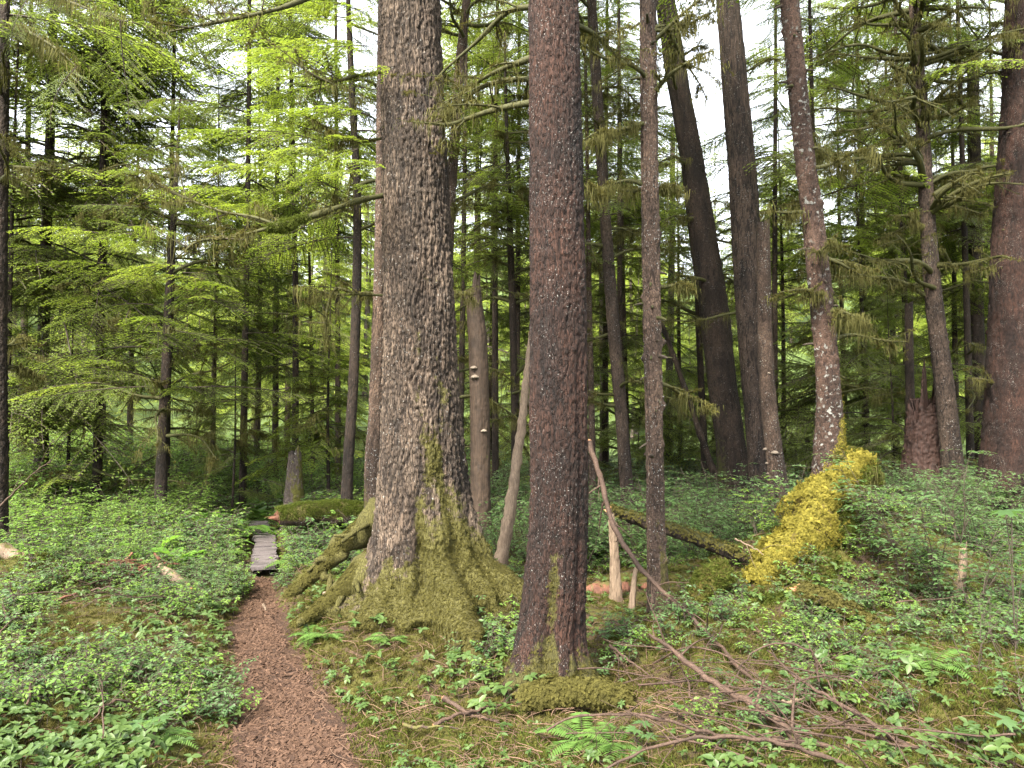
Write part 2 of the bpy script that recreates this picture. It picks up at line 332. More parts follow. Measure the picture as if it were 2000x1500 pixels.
# ------------------------------------------------------------------ small plant meshes
def leaf_quads(base, d, nrm, ln, wd):
    """diamond leaves: arrays base (n,3), direction, normal, length, width"""
    side = unit(np.cross(nrm, d)); ln = np.asarray(ln)[:, None]; wd = np.asarray(wd)[:, None]
    m = base+d*ln*.45
    v = np.stack([base, m+side*wd*.5, base+d*ln, m-side*wd*.5], 1).reshape(-1, 3)
    return v, np.arange(len(base)*4).reshape(-1, 4)
def spray(seed, L=1.6, ll=.052, lw=.016, ts=.055, droop=.24, lich=0, mat=0, wide=.36):
    r = np.random.default_rng(seed); mb = MB()
    n = 14; t = np.linspace(0, 1, n); ax = np.stack([t*L, .06*L*np.sin(t*3+seed)*t, .10*t*L - droop*L*t*t], -1)
    mb.tube(ax, .011*(1-t*.85)*L/1.6, 4, 1, .5, cap=False)
    B, D, Nn, LL, LW, LV = [], [], [], [], [], []
    k = int(L/ts)
    for i in range(k):
        for sd in (-1, 1):
            tt = (.10 + .9*(i+r.uniform(-.3, .3))/k); tt = min(max(tt, .05), .99)
            if r.random() < .08: continue
            p = np.array([np.interp(tt, t, ax[:, c]) for c in range(3)])
            l = L*wide*(1-tt**1.6)*min(1, .25+tt/.3)*r.uniform(.6, 1.15) + .05
            an = math.radians(r.uniform(42, 66)); dz = r.uniform(-.22, .06)
            d = unit(np.array([math.cos(an), sd*math.sin(an), dz - .2*tt]))
            m = max(3, int(l/(ll*.55)))
            s = np.linspace(.05, 1, m)
            pts = p + d*(s*l)[:, None] + np.array([.25, 0, 0])*(s*s*l)[:, None]*.5 + np.array([0, 0, -1.])*(s*s*l*.22)[:, None]
            if l > .2: mb.tube(pts[::max(1, m//4)], .0035*L/1.6, 3, 1, .5, cap=False)
            tv = r.uniform(0, 1)
            for s2 in (-1, 1, 0):
                a2 = s2*np.radians(r.uniform(38, 62, m)); side = np.array([-d[1], d[0], 0])
                dd = unit(d*np.cos(a2)[:, None] + side*np.sin(a2)[:, None] + np.stack([np.zeros(m), np.zeros(m), r.uniform(-.3, .12, m)], -1))
                keep = r.random(m) < (.92 if s2 else .5)
                B.append(pts[keep]); D.append(dd[keep]); Nn.append(unit(np.array([0, 0, 1.])+r.normal(0, .28, (m, 3)))[keep])
                LL.append((ll*r.uniform(.6, 1.25, m)*(1-.45*s))[keep]); LW.append((lw*r.uniform(.7, 1.2, m))[keep]); LV.append(np.clip(.25+.35*tv+.4*s*r.uniform(.3, 1, m), 0, 1)[keep])
    v, f = leaf_quads(np.concatenate(B), np.concatenate(D), np.concatenate(Nn), np.concatenate(LL), np.concatenate(LW))
    mb.add(v, f, mat, np.repeat(np.concatenate(LV), 4))
    if lich:
        for i in range(lich):
            tt = r.uniform(.05, .8); p = np.array([np.interp(tt, t, ax[:, c]) for c in range(3)]) + np.array([r.normal(0, .05), r.normal(0, .12*(1-tt)), -.01])
            strands(mb, p, r, int(r.integers(3, 7)), r.uniform(.07, .22), 2)
    return mb
def strands(mb, p, r, n, ln, mat, w=.006, spread=.03):
    m = 4
    for j in range(n):
        b = p + r.normal(0, spread, 3)*np.array([1, 1, .2]); l = ln*r.uniform(.2, 1.15); an = r.uniform(0, 6.28)
        s = np.linspace(0, 1, m); sway = r.normal(0, .14, 2)
        c = b + np.stack([sway[0]*s*s*l, sway[1]*s*s*l, -s*l], -1)
        wv = np.array([math.cos(an), math.sin(an), 0])*w*r.uniform(.5, 1.3); ww = (1-s*.9)[:, None]
        v = np.concatenate([c-wv*ww, c+wv*ww]); f = np.array([[i, i+1, m+i+1, m+i] for i in range(m-1)])
        mb.add(v, f, mat, r.uniform(0, 1))
def oval(mb, b, d, nrm, ln, wd, mat=0, lv=.5, fold=.18, curl=.12, n=4):
    """one oval leaf folded along its midrib"""
    d = unit(d); side = unit(np.cross(nrm, d)); nn = np.cross(d, side)
    s = np.linspace(0, 1, n+1); wv = np.sin(np.pi*np.clip(s*.94+.03, 0, 1)**.85)*wd*.5
    c = b + d*(s*ln)[:, None] - nn*(curl*ln*s*s)[:, None]
    l = c + side*wv[:, None] + nn*(wv*fold*2)[:, None]; rr = c - side*wv[:, None] + nn*(wv*fold*2)[:, None]
    v = np.concatenate([l, c, rr]); k = n+1
    f = [[i, i+1, k+i+1, k+i] for i in range(n)] + [[k+i, k+i+1, 2*k+i+1, 2*k+i] for i in range(n)]
    mb.add(v, f, mat, lv)
def bunchberry(seed):
    r = np.random.default_rng(seed); mb = MB(); h = r.uniform(.04, .09); lean = r.normal(0, .015, 2)
    top = np.array([lean[0], lean[1], h]); mb.tube(np.array([[0, 0, -.02], top*.6, top]), .0016, 3, 1, .5, cap=False)
    n = int(r.integers(3, 7)); a0 = r.uniform(0, 6.28)
    for i in range(n):
        a = a0+i*6.283/n+r.normal(0, .15); el = r.uniform(-.25, .35)
        d = np.array([math.cos(a)*math.cos(el), math.sin(a)*math.cos(el), math.sin(el)])
        oval(mb, top, d, np.array([0, 0, 1.])+r.normal(0, .15, 3), r.uniform(.03, .05), r.uniform(.02, .028), 0, r.uniform(0, 1), n=3)
    return mb
def shrub(seed, h=1.0, nst=5, leaf=.04, spread=.5, stemmat=1, tw=9):
    r = np.random.default_rng(seed); st = MB(); lf = MB()
    for k in range(nst):
        a = r.uniform(0, 6.28); hh = h*r.uniform(.6, 1.05); out = spread*r.uniform(.3, 1)
        t = np.linspace(0, 1, 8); c = np.stack([math.cos(a)*out*t**1.5+.03*np.sin(t*7+k), math.sin(a)*out*t**1.5+.03*np.cos(t*6+k), hh*t-.05], -1)
        st.tube(c, .006*(1-.7*t)*max(h, .6), 5, stemmat, .5)
        for i in range(tw):
            tt = r.uniform(.35, 1); p = np.array([np.interp(tt, t, c[:, q]) for q in range(3)]); b = a + r.normal(0, 1.3)
            l = h*r.uniform(.16, .36); s = np.linspace(0, 1, 6)
            q = p + np.stack([math.cos(b)*l*s, math.sin(b)*l*s, l*(.32*s-.30*s*s)], -1)
            st.tube(q, .0022, 3, stemmat, .5, cap=False)
            sd = np.array([-math.sin(b), math.cos(b), 0]); fw = np.array([math.cos(b), math.sin(b), 0])
            tv = r.uniform(0, 1)
            for j in range(max(4, int(l/leaf*1.5))):
                u = r.uniform(.15, 1.0); pp = np.array([np.interp(u, s, q[:, z]) for z in range(3)]); sg = 1 if j % 2 else -1
                d = unit(fw*r.uniform(.3, .8)+sd*sg*r.uniform(.5, 1)+np.array([0, 0, r.uniform(-.25, .15)]))
                oval(lf, pp, d, np.array([0, 0, 1.])+r.normal(0, .22, 3), leaf*r.uniform(.6, 1.15), leaf*r.uniform(.38, .55), 0, np.clip(tv*.6+r.uniform(0, .4), 0, 1), n=2)
    return st, lf
def frond(seed, L=.6, wide=.12):
    r = np.random.default_rng(seed); mb = MB(); n = 24; t = np.linspace(0, 1, n)
    ax = np.stack([L*(t*.85), .03*L*np.sin(t*3), L*(.75*t-.75*t*t*1.05)], -1)
    mb.tube(ax, .0028*(1-.8*t), 4, 1, .4, cap=False)
    for i in range(2, n):
        w = wide*math.sin(math.pi*min(1, t[i]*.9+.1))**.8*1.1
        for s in (-1, 1):
            d = unit(np.array([.35, s, -.12+r.normal(0, .05)])); 
            oval(mb, ax[i], d, np.array([0, 0, 1.])+r.normal(0, .1, 3), w*r.uniform(.9, 1.1), .022*L/.6, 0, r.uniform(.2, 1), n=3, fold=.05)
    return mb
def bigleaf(L, W, seed):
    r = np.random.default_rng(seed); mb = MB(); n, m = 9, 6
    s = np.linspace(0, 1, n); u = np.linspace(-1, 1, m+1)
    wv = np.where(s < .25, .12, np.sin(np.pi*np.clip((s-.22)/.80, 0, 1))**.7)*W*.5
    z0 = L*(.9*s-.55*s*s); x0 = L*.75*s**1.3
    v = np.stack([np.repeat(x0[:, None], m+1, 1), wv[:, None]*u[None, :], z0[:, None]+.25*wv[:, None]*np.abs(u)[None, :]+.008*np.sin(s*22)[:, None]*np.abs(u)[None, :]], -1).reshape(-1, 3)
    mb.add(v, grid_faces(n, m+1), 0, r.uniform(.2, 1)); return mb
def palmate(R, seed, lobes=7):
    r = np.random.default_rng(seed); mb = MB(); pts = [np.array([0, 0, 0.])]
    for i in range(lobes):
        a = -2.3+4.6*i/(lobes-1); rr = R*(1-.25*abs(a)/2.3)*r.uniform(.92, 1.05)
        for da, k in ((-.26, .55), (-.13, .78), (-.08, .80), (0, 1), (.08, .80), (.13, .78), (.26, .55)):
            pts.append(np.array([math.cos(a+da)*rr*k, math.sin(a+da)*rr*k, -.12*R*k*k+r.normal(0, .01*R)]))
    n = len(pts)-1
    mb.add(np.array(pts), np.array([[0, i, i+1] for i in range(1, n)]), 0, np.clip(r.uniform(.2, .9)+np.linspace(-.1, .1, n+1), 0, 1)); return mb
def tuft(seed, n=26, h=.03, mat=0, w=.005, spread=.016):
    r = np.random.default_rng(seed); B = r.normal(0, spread, (n, 3)); B[:, 2] = 0
    a = r.uniform(0, 6.28, n); el = r.uniform(.25, 1.4, n)
    D = np.stack([np.cos(a)*np.cos(el), np.sin(a)*np.cos(el), np.sin(el)], -1)
    Nn = unit(r.normal(0, 1, (n, 3))); v, f = leaf_quads(B, D, Nn, h*r.uniform(.5, 1.2, n), w*r.uniform(.7, 1.3, n))
    return MB().add(v, f, mat, np.repeat(r.uniform(0, 1, n), 4))
def sprig(seed, mat=0, L=.035):
    """feather moss shoot: a little flat feather that arches over"""
    r = np.random.default_rng(seed); mb = MB()
    for k in range(3):
        a = r.uniform(0, 6.28); n = 7; s = np.linspace(.1, 1, n); fw = np.array([math.cos(a), math.sin(a), 0]); l = L*r.uniform(.7, 1.2)
        c = fw*(s*l*.8)[:, None] + np.array([0, 0, 1.])*((s*.9-.7*s*s)*l)[:, None]; sd = np.array([-fw[1], fw[0], 0])
        for sg in (-1, 1, 0):
            D = unit(fw*.7+sd*sg+r.normal(0, .15, (n, 3))); v, f = leaf_quads(c, D, unit(np.array([0, 0, 1.])+r.normal(0, .3, (n, 3))), l*.40*(1.1-s*.6), np.full(n, l*.10))
            mb.add(v, f, mat, np.repeat(np.clip(s*r.uniform(.6, 1), 0, 1), 4))
    return mb
def chip(seed):
    r = np.random.default_rng(seed); l, wd, t = r.uniform(.010, .026), r.uniform(.004, .008), .002
    v = np.array([[x*l*(1+.2*r.normal()), y*wd*(1+.25*r.normal()), z*t] for x in (-1, 1) for y in (-1, 1) for z in (-1, 1)])
    return MB().add(v, np.array([[0, 1, 3, 2], [4, 6, 7, 5], [0, 4, 5, 1], [2, 3, 7, 6], [0, 2, 6, 4], [1, 5, 7, 3]]), 0, r.uniform(0, 1))
def littertwig(seed):
    r = np.random.default_rng(seed); L = r.uniform(.05, .18); t = np.linspace(0, 1, 5)
    c = np.stack([L*(t-.5), .02*np.sin(t*4+seed)*L*5, .01+.01*np.sin(t*3)], -1); mb = MB().tube(c, .0022*(1-.5*t), 4, 0, r.uniform(0, 1))
    if r.random() < .5: mb.tube(np.array([c[2], c[2]+np.array([.02, .03*r.choice([-1, 1]), .008])]), .0014, 3, 0, .5)
    return mb
def drape(seed):
    r = np.random.default_rng(seed); mb = MB(); strands(mb, np.zeros(3), r, 11, r.uniform(.07, .2), 0, .0045, .04); return mb

wood2 = [M['hemlock'], M['twig'], M['lichen']]
scatter_group('spray', [proto('spray', spray(10+i, lich=(0, 3, 8, 0, 5)[i], droop=(.2, .3, .36, .16, .28)[i]), wood2, False) for i in range(5)])
scatter_group('spray_bright', [proto('spray_bright', spray(20+i, L=1.3, ll=.06, lw=.022, ts=.06, lich=(0, 1, 0)[i]), [M['hemlock_bright'], M['twig'], M['lichen']], False) for i in range(3)])
scatter_group('spray_mid', [proto('spray_mid', spray(30+i, L=2.2, ll=.10, lw=.03, ts=.10, droop=.3), [M['hemlock_far_sunlit'], M['twig'], M['lichen']], False) for i in range(4)])
scatter_group('spray_sapling', [proto('spray_sapling', spray(35+i, L=2.2, ll=.085, lw=.026, ts=.085, droop=.28), [M['hemlock_sapling_lit'], M['twig'], M['lichen']], False) for i in range(3)])
scatter_group('spray_sparse', [proto('spray_sparse', spray(40+i, L=1.6, ll=.045, lw=.013, ts=.10, lich=(10, 6, 3)[i], droop=.3, wide=.4), wood2, False) for i in range(3)])
scatter_group('bunch', [proto('groundcover', bunchberry(50+i), [M['bunch'], M['twig']]) for i in range(6)])
def shrub_proto(seed, h, nst, leaf, spread, lm, tw=9):
    st, lf = shrub(seed, h, nst, leaf, spread, 1, tw); 
    for b in (st,): lf.v += b.v; lf.lv += b.lv; lf.ms += b.ms; lf.f4 += [f+lf.n for f in b.f4]; lf.f3 += [f+lf.n for f in b.f3]; lf.m4 += b.m4; lf.m3 += b.m3; lf.n += b.n
    return proto('shrub', lf, [lm, M['twig']])
scatter_group('shrub', [shrub_proto(60+i, .9, 6, .05, .5, M['shrub']) for i in range(3)])
scatter_group('shrub_bright', [shrub_proto(70+i, .9, 6, .062, .5, M['shrub_bright']) for i in range(4)])
scatter_group('herb', [shrub_proto(80+i, .28, 4, .035, .16, M['shrub_bright' if i < 2 else 'shrub'], 5) for i in range(4)])
scatter_group('tuft', [proto('tuft', tuft(90+i), [M['moss']], False) for i in range(3)])
scatter_group('tuft_green', [proto('tuft', tuft(95+i, 22, .028), [M['moss_green']], False) for i in range(3)])
scatter_group('sprig', [proto('sprig', sprig(100+i), [M['moss']], False) for i in range(3)])
scatter_group('sprig_gold', [proto('sprig', sprig(110+i, L=.036), [M['moss_gold']], False) for i in range(3)])
scatter_group('chip', [proto('chip', chip(120+i), [M['chip']], False) for i in range(8)])
scatter_group('litter', [proto('litter', littertwig(130+i), [M['needle']]) for i in range(8)])
scatter_group('drape', [proto('drape', drape(140+i), [M['lichen']], False) for i in range(4)])
scatter_group('fern', [proto('frond', frond(150+i), [M['fern'], M['twig']]) for i in range(3)])

# ------------------------------------------------------------------ ground and path
def build_ground():
    k, n = 5.2, 330; u = np.linspace(-1, 1, n)
    xs = np.sinh(u*k)/math.sinh(k)*130; ys = 4.2 + np.sinh(u*k)/math.sinh(k)*130
    X, Y = np.meshgrid(xs, ys); v = np.stack([X, Y, H(X, Y)], -1).reshape(-1, 3)
    tag(link('ground', MB().add(v, grid_faces(n, n)).mesh('ground', [M['ground']])), kind='structure')
    n, m = 300, 25; t = np.linspace(0, 1, n); yy = PATH[0, 1]+(8.25-PATH[0, 1])*t
    cx = np.interp(yy, PATH[:, 1], PATH[:, 0]); hw = np.interp(yy, PATH[:, 1], PWID)*1.12
    u = np.linspace(-1, 1, m)
    ex = 1+.16*np.where(u[None, :] > 0, vn(yy*3.1, 2.0, 0, 4)[:, None], vn(yy*2.7, 7.0, 0, 6)[:, None]) + .07*vn(yy*14, 1.0, 0, 8)[:, None]
    X = cx[:, None]+u[None, :]*hw[:, None]*ex; Y = np.repeat(yy[:, None], m, 1)
    Z = H(X, Y)+.014-.012*np.abs(u[None, :])**6+.006*fbm(X*9, Y*9, .5, 21, 2)
    tag(link('path', MB().add(np.stack([X, Y, Z], -1).reshape(-1, 3), grid_faces(n, m)).mesh('path', [M['path']])), kind='structure')
build_ground()

# ------------------------------------------------------------------ trunks
def worley2(u, v, nc, s):
    """cells on a cylinder: u wraps round nc cells; returns distance to the border and a random value per cell"""
    iu, iv = np.floor(u), np.floor(v); f1 = np.full(u.shape, 9.0); f2 = f1.copy(); cid = np.zeros(u.shape)
    for a in (-1, 0, 1):
        for b in (-1, 0, 1):
            cu, cv = iu+a, iv+b; w = np.mod(cu, nc); z = np.zeros_like(w)
            d = np.hypot(cu+.5+.46*_h(w, cv, z, s)-u, cv+.5+.46*_h(w, cv, z+1, s)-v)
            k = d < f1; f2 = np.where(k, f1, np.minimum(f2, d)); cid = np.where(k, _h(w, cv, z+2, s), cid); f1 = np.where(k, d, f1)
    return f2-f1, cid
def bark_h(kind, x, y, z, s, th, r0):
    """relief 0..1 of a bark at points on the trunk surface"""
    cw, sw = np.cos(th), np.sin(th); k = 1/max(r0, .02)
    def cells(size, stretch, sd, warp=.45, weave=.0):
        nc = max(7, int(round(6.283*r0/size))); u = th/6.28318*nc; v = z/(size*stretch)
        u = u+warp*vn(cw*r0/size*.8, sw*r0/size*.8, v*1.3, sd+1)+warp*.5*vn(cw*r0/size*2, sw*r0/size*2, v*4, sd+4); v = v+warp*.8*vn(cw*r0/size, sw*r0/size, v*2, sd+2); u = u+weave*vn(cw*r0*7, sw*r0*7, z*3.2, sd+6)+weave*.5*vn(cw*r0*16, sw*r0*16, z*8, sd+7)
        return worley2(u, v, nc, sd)
    if kind == 'furrow':
        a, ca = cells(.040, 15.0, s, .30, .8); b, cb = cells(.017, 8.0, s+9, .35, .8)
        return np.clip(.66*sst(0, .42, a)*(.75+.25*ca)+.30*sst(0, .35, b)+.04*cb, 0, 1)
    if kind == 'flaky':
        a, ca = cells(.026, 4.2, s, .4, .4); b, cb = cells(.070, 22, s+9, .3, .5)
        return np.clip(.32*sst(0, .25, a)+.20*(.5+.5*ca)+.48*sst(0, .20, b), 0, 1)
    if kind == 'scale':
        a, ca = cells(.050, .8, s); return np.clip(.45*sst(0, .2, a)+.55*(.5+.5*ca), 0, 1)
    a, ca = cells(.026, 3.5, s); return np.clip(.6*sst(0, .3, a)+.4*(.5+.5*ca), 0, 1)
def trunk(mb, ctrl, bark='plain', amp=.01, nth=48, step=.03, seed=0, flare=None, moss=None, flute=None, step2=None, mat=0, topcap=True, knobs=0):
    """ctrl rows (x, y, z, r) from the base up; flare(th, z) extra radius, moss(th, z, p) 0..1"""
    c = np.asarray(ctrl, float); Ltot = c[-1, 2]-c[0, 2]
    cc = curve(c, 400)
    zs = np.arange(c[0, 2], min(c[-1, 2], 6.5), step) if c[0, 2] < 6.5 else np.array([c[0, 2]])
    if c[-1, 2] > 6.5: zs = np.concatenate([zs, np.arange(max(6.5, c[0, 2]), c[-1, 2], step2 or step*4)])
    zs = np.append(zs, c[-1, 2])
    cx, cy_, rr = [np.interp(zs, cc[:, 2], cc[:, k]) for k in (0, 1, 3)]
    th = np.arange(nth)*2*math.pi/nth; TH, ZZ = np.meshgrid(th, zs)
    R = np.repeat(rr[:, None], nth, 1)
    zb = ZZ-c[0, 2]
    if flute is not None: R = R*(1+flute(TH, ZZ))
    if flare is not None: R = R+flare(TH, ZZ)
    bx, by = np.cos(TH)*R, np.sin(TH)*R
    R = R*(1+.045*vn(np.cos(TH)*1.6, np.sin(TH)*1.6, ZZ*1.3, seed+40))
    hgt = bark_h(bark, bx, by, ZZ, seed, TH, float(np.median(rr[zs < 7])) if (zs < 7).any() else float(rr[0]))
    ms = moss(TH, ZZ, hgt) if moss is not None else np.zeros_like(R)
    am = amp*(1-.5*sst(.5, 1.0, ms))
    R = R+am*(hgt-.6)+.4*amp*vn(bx*60, by*60, ZZ*45, seed+3)
    if moss is not None: R = R+.012*sst(.5, 1.0, ms)*(.6+.6*vn(bx*18, by*18, ZZ*18, seed+8))
    if knobs:
        r = np.random.default_rng(seed+5)
        for i in range(knobs):
            kz, kt, ks = r.uniform(zs[0]+.3, min(zs[-1], 7)), r.uniform(0, 6.28), r.uniform(.018, .035)
            d2 = ((ZZ-kz)/ks)**2+(np.angle(np.exp(1j*(TH-kt)))*R/ks)**2
            R = R+ks*.9*np.exp(-d2)
    v = np.stack([cx[:, None]+np.cos(TH)*R, cy_[:, None]+np.sin(TH)*R, ZZ], -1)
    mb.add(v.reshape(-1, 3), grid_faces(len(zs), nth, True), mat, hgt.ravel(), ms.ravel())
    if topcap:
        ring = v[-1]; b = mb.n; mb.add(np.concatenate([ring, [ring.mean(0)]]), np.array([[i, (i+1) % nth, nth] for i in range(nth)]), mat, .5, 0)
    return v, ms
def pxpts(rows, Y, zext=None, rtop=None):
    """rows (px centre, py, px width) from the base up at depth Y -> (x, y, z, r)"""
    out = []
    for r in rows:
        yy = r[3] if len(r) > 3 else Y
        p = P(r[0], r[1], yy); out.append((p[0], p[1], p[2], r[2]*.5*yy/F))
    out = np.array(out)
    b = out[0]; g = float(H(b[0], b[1]))
    if b[2] > g-.1:
        s = (out[1, :2]-out[0, :2])/max(out[1, 2]-out[0, 2], .05)
        out = np.vstack([[b[0]-s[0]*(b[2]-g+.3), b[1]-s[1]*(b[2]-g+.3), g-.3, b[3]*1.05], out])
    if zext:
        e = out[-1]; q = out[-2]; s = (e[:2]-q[:2])/(e[2]-q[2]); dz = zext-e[2]
        out = np.vstack([out, [e[0]+s[0]*dz, e[1]+s[1]*dz, zext, rtop if rtop else e[3]*.35]])
    return out
def crown(root, base, ctrl, z0, z1, n, Lmax, key='spray', droop=(-.25, .15), zpow=1.0, seed=0, Lmin=.35, prof='cone', name='crown', azi=None, unit_len=1.6):
    r = np.random.default_rng(seed); zz = z0+(z1-z0)*r.uniform(0, 1, n)**zpow
    cc = curve(ctrl, 300); cx, cy_ = np.interp(zz, cc[:, 2], cc[:, 0]), np.interp(zz, cc[:, 2], cc[:, 1])
    if prof == 'cone': L = Lmax*(1-.82*((zz-z0)/(z1-z0)))*r.uniform(.55, 1.1, n)
    else: L = Lmax*r.uniform(.5, 1.1, n)*np.clip((z1-zz)/(z1-z0)*3, .3, 1)
    L = np.maximum(L, Lmin)
    # branches come in loose whorls: tiers with gaps between them
    a = r.uniform(0, 6.28, n) if azi is None else r.uniform(azi[0], azi[1], n)
    d = np.stack([np.cos(a), np.sin(a), r.uniform(droop[0], droop[1], n)], -1)
    inner = r.random(n) < .25
    st = np.where(inner, L*r.uniform(.2, .6, n), .02)
    pts = np.stack([cx, cy_, zz], -1) + unit(d)*st[:, None]
    o = scatter(name, key, pts, rot_x(d, roll=r.normal(0, .22, n)), L/unit_len*np.where(inner, .7, 1), root, off=base)
    return o
def dead_branch(p0, d0, L, r0, seed, twigs=5, curl=.25, moss=.8, sag=.15, n=14):
    """a bare branch with side twigs; returns builder and points along it for hanging moss"""
    r = np.random.default_rng(seed); mb = MB(); d0 = unit(d0); t = np.linspace(0, 1, n)
    side = unit(np.cross(d0, [0, 0, 1.])); up = np.cross(side, d0)
    c1, c2 = r.normal(0, curl), r.normal(0, curl)
    pts = np.asarray(p0)+d0*(t*L)[:, None]+side*(c1*L*t*t*.6+.03*L*np.sin(t*9+seed))[:, None]+np.array([0, 0, 1.])*((c2*.5-sag)*L*t*t+.04*L*np.sin(t*6+seed*2)+.25*sag*L*t)[:, None]
    rad = r0*(1-.8*t)*(1+.25*vn(t*7, seed*1.3, 0, 2)); mb.tube(pts, rad, 7, 0, .5, moss)
    hang = [pts[2:]]
    for i in range(twigs):
        k = int(r.integers(3, n-1)); l = L*r.uniform(.12, .38); s = np.linspace(0, 1, 6)
        dd = unit(np.gradient(pts, axis=0)[k]/L*n*.5+side*r.choice([-1, 1])*r.uniform(.4, 1.1)+up*r.normal(-.1, .4))
        q = pts[k]+dd*(s*l)[:, None]+np.array([0, 0, -1.])*(s*s*l*r.uniform(-.1, .35))[:, None]+side*(.05*l*np.sin(s*5+i))[:, None]
        mb.tube(q, max(.003, rad[k]*.5)*(1-.75*s), 5, 0, .5, moss*.9); hang.append(q[1:])
    return mb, np.concatenate(hang)
def hang_moss(root, base, pts, seed, frac=.3, smin=.4, smax=1.1, name='hanging_moss'):
    r = np.random.default_rng(seed); n = int(len(pts)*frac); 
    if n < 1: return
    wt = .22+np.clip(vn(pts[:, 0]*2.7, pts[:, 1]*2.7, pts[:, 2]*2.7, seed), 0, 1); q = pts[r.choice(len(pts), n, p=wt/wt.sum())]+r.normal(0, .018, (n, 3))
    rot = np.stack([np.zeros(n), np.zeros(n), r.uniform(0, 6.28, n)], -1)
    m = int(len(pts)*4.5); k = r.integers(0, len(pts), m); u = unit(r.normal(0, 1, (m, 3))+np.array([0, 0, .35])); j = np.clip(k+1, 0, len(pts)-1); seg = pts[j]-pts[k]; ok = np.linalg.norm(seg, axis=1) < .4
    pp = pts[k]+np.where(ok[:, None], seg*r.random((m, 1)), 0)+u*.006
    scatter('branch_moss', 'sprig', pp, rot_z(u, r.uniform(0, 6.28, m)), r.uniform(.3, .95, m), root, off=base)
    rot = rot+np.stack([r.normal(0, .12, n), r.normal(0, .12, n), np.zeros(n)], -1)
    return scatter(name, 'drape', q, rot, np.stack([r.uniform(smin, smax, n)]*2+[smin+(smax*1.35-smin)*r.random(n)**2.2], -1), root, off=base)
def pline(rows):
    return np.array([P(a, b, c) for a, b, c in rows])
def limb_from(mb, pts, r, n=24, nseg=8, mat=0, ms=.8, lv=.5, rough=.15, seed=0):
    c = curve(pts, n); t = np.linspace(0, 1, n); rr = np.interp(t, np.linspace(0, 1, len(r)), r)*(1+rough*vn(t*n*.4, seed*3.3, 0, 1))
    mb.tube(c, rr, nseg, mat, lv, ms); return c
def moss_on(root, base, name, key, V, ms, n, seed, thr=.5, s=(.7, 1.5), ctr=None, up=.35):
    """moss shoots on a trunk grid V (rows, cols, 3) where ms is high"""
    r = np.random.default_rng(seed); N = np.cross(np.roll(V, -1, 1)-np.roll(V, 1, 1), np.gradient(V, axis=0)); N = unit(N).reshape(-1, 3)
    p = V.reshape(-1, 3); wgt = np.clip(ms.ravel()-thr, 0, 1)
    area = np.linalg.norm(np.cross(np.roll(V, -1, 1)-V, np.gradient(V, axis=0)), axis=-1).ravel(); wgt = wgt*area
    if wgt.sum() <= 0: return
    k = r.choice(len(p), n, p=wgt/wgt.sum())
    d = N[k]+np.array([0, 0, up])+r.normal(0, .3, (n, 3))
    return scatter(name, key, p[k]+r.normal(0, .006, (n, 3))-N[k]*.004, rot_z(d, r.uniform(0, 6.28, n)), r.uniform(s[0], s[1], n), root, off=base)

def angd(a, b): return np.angle(np.exp(1j*(a-b)))

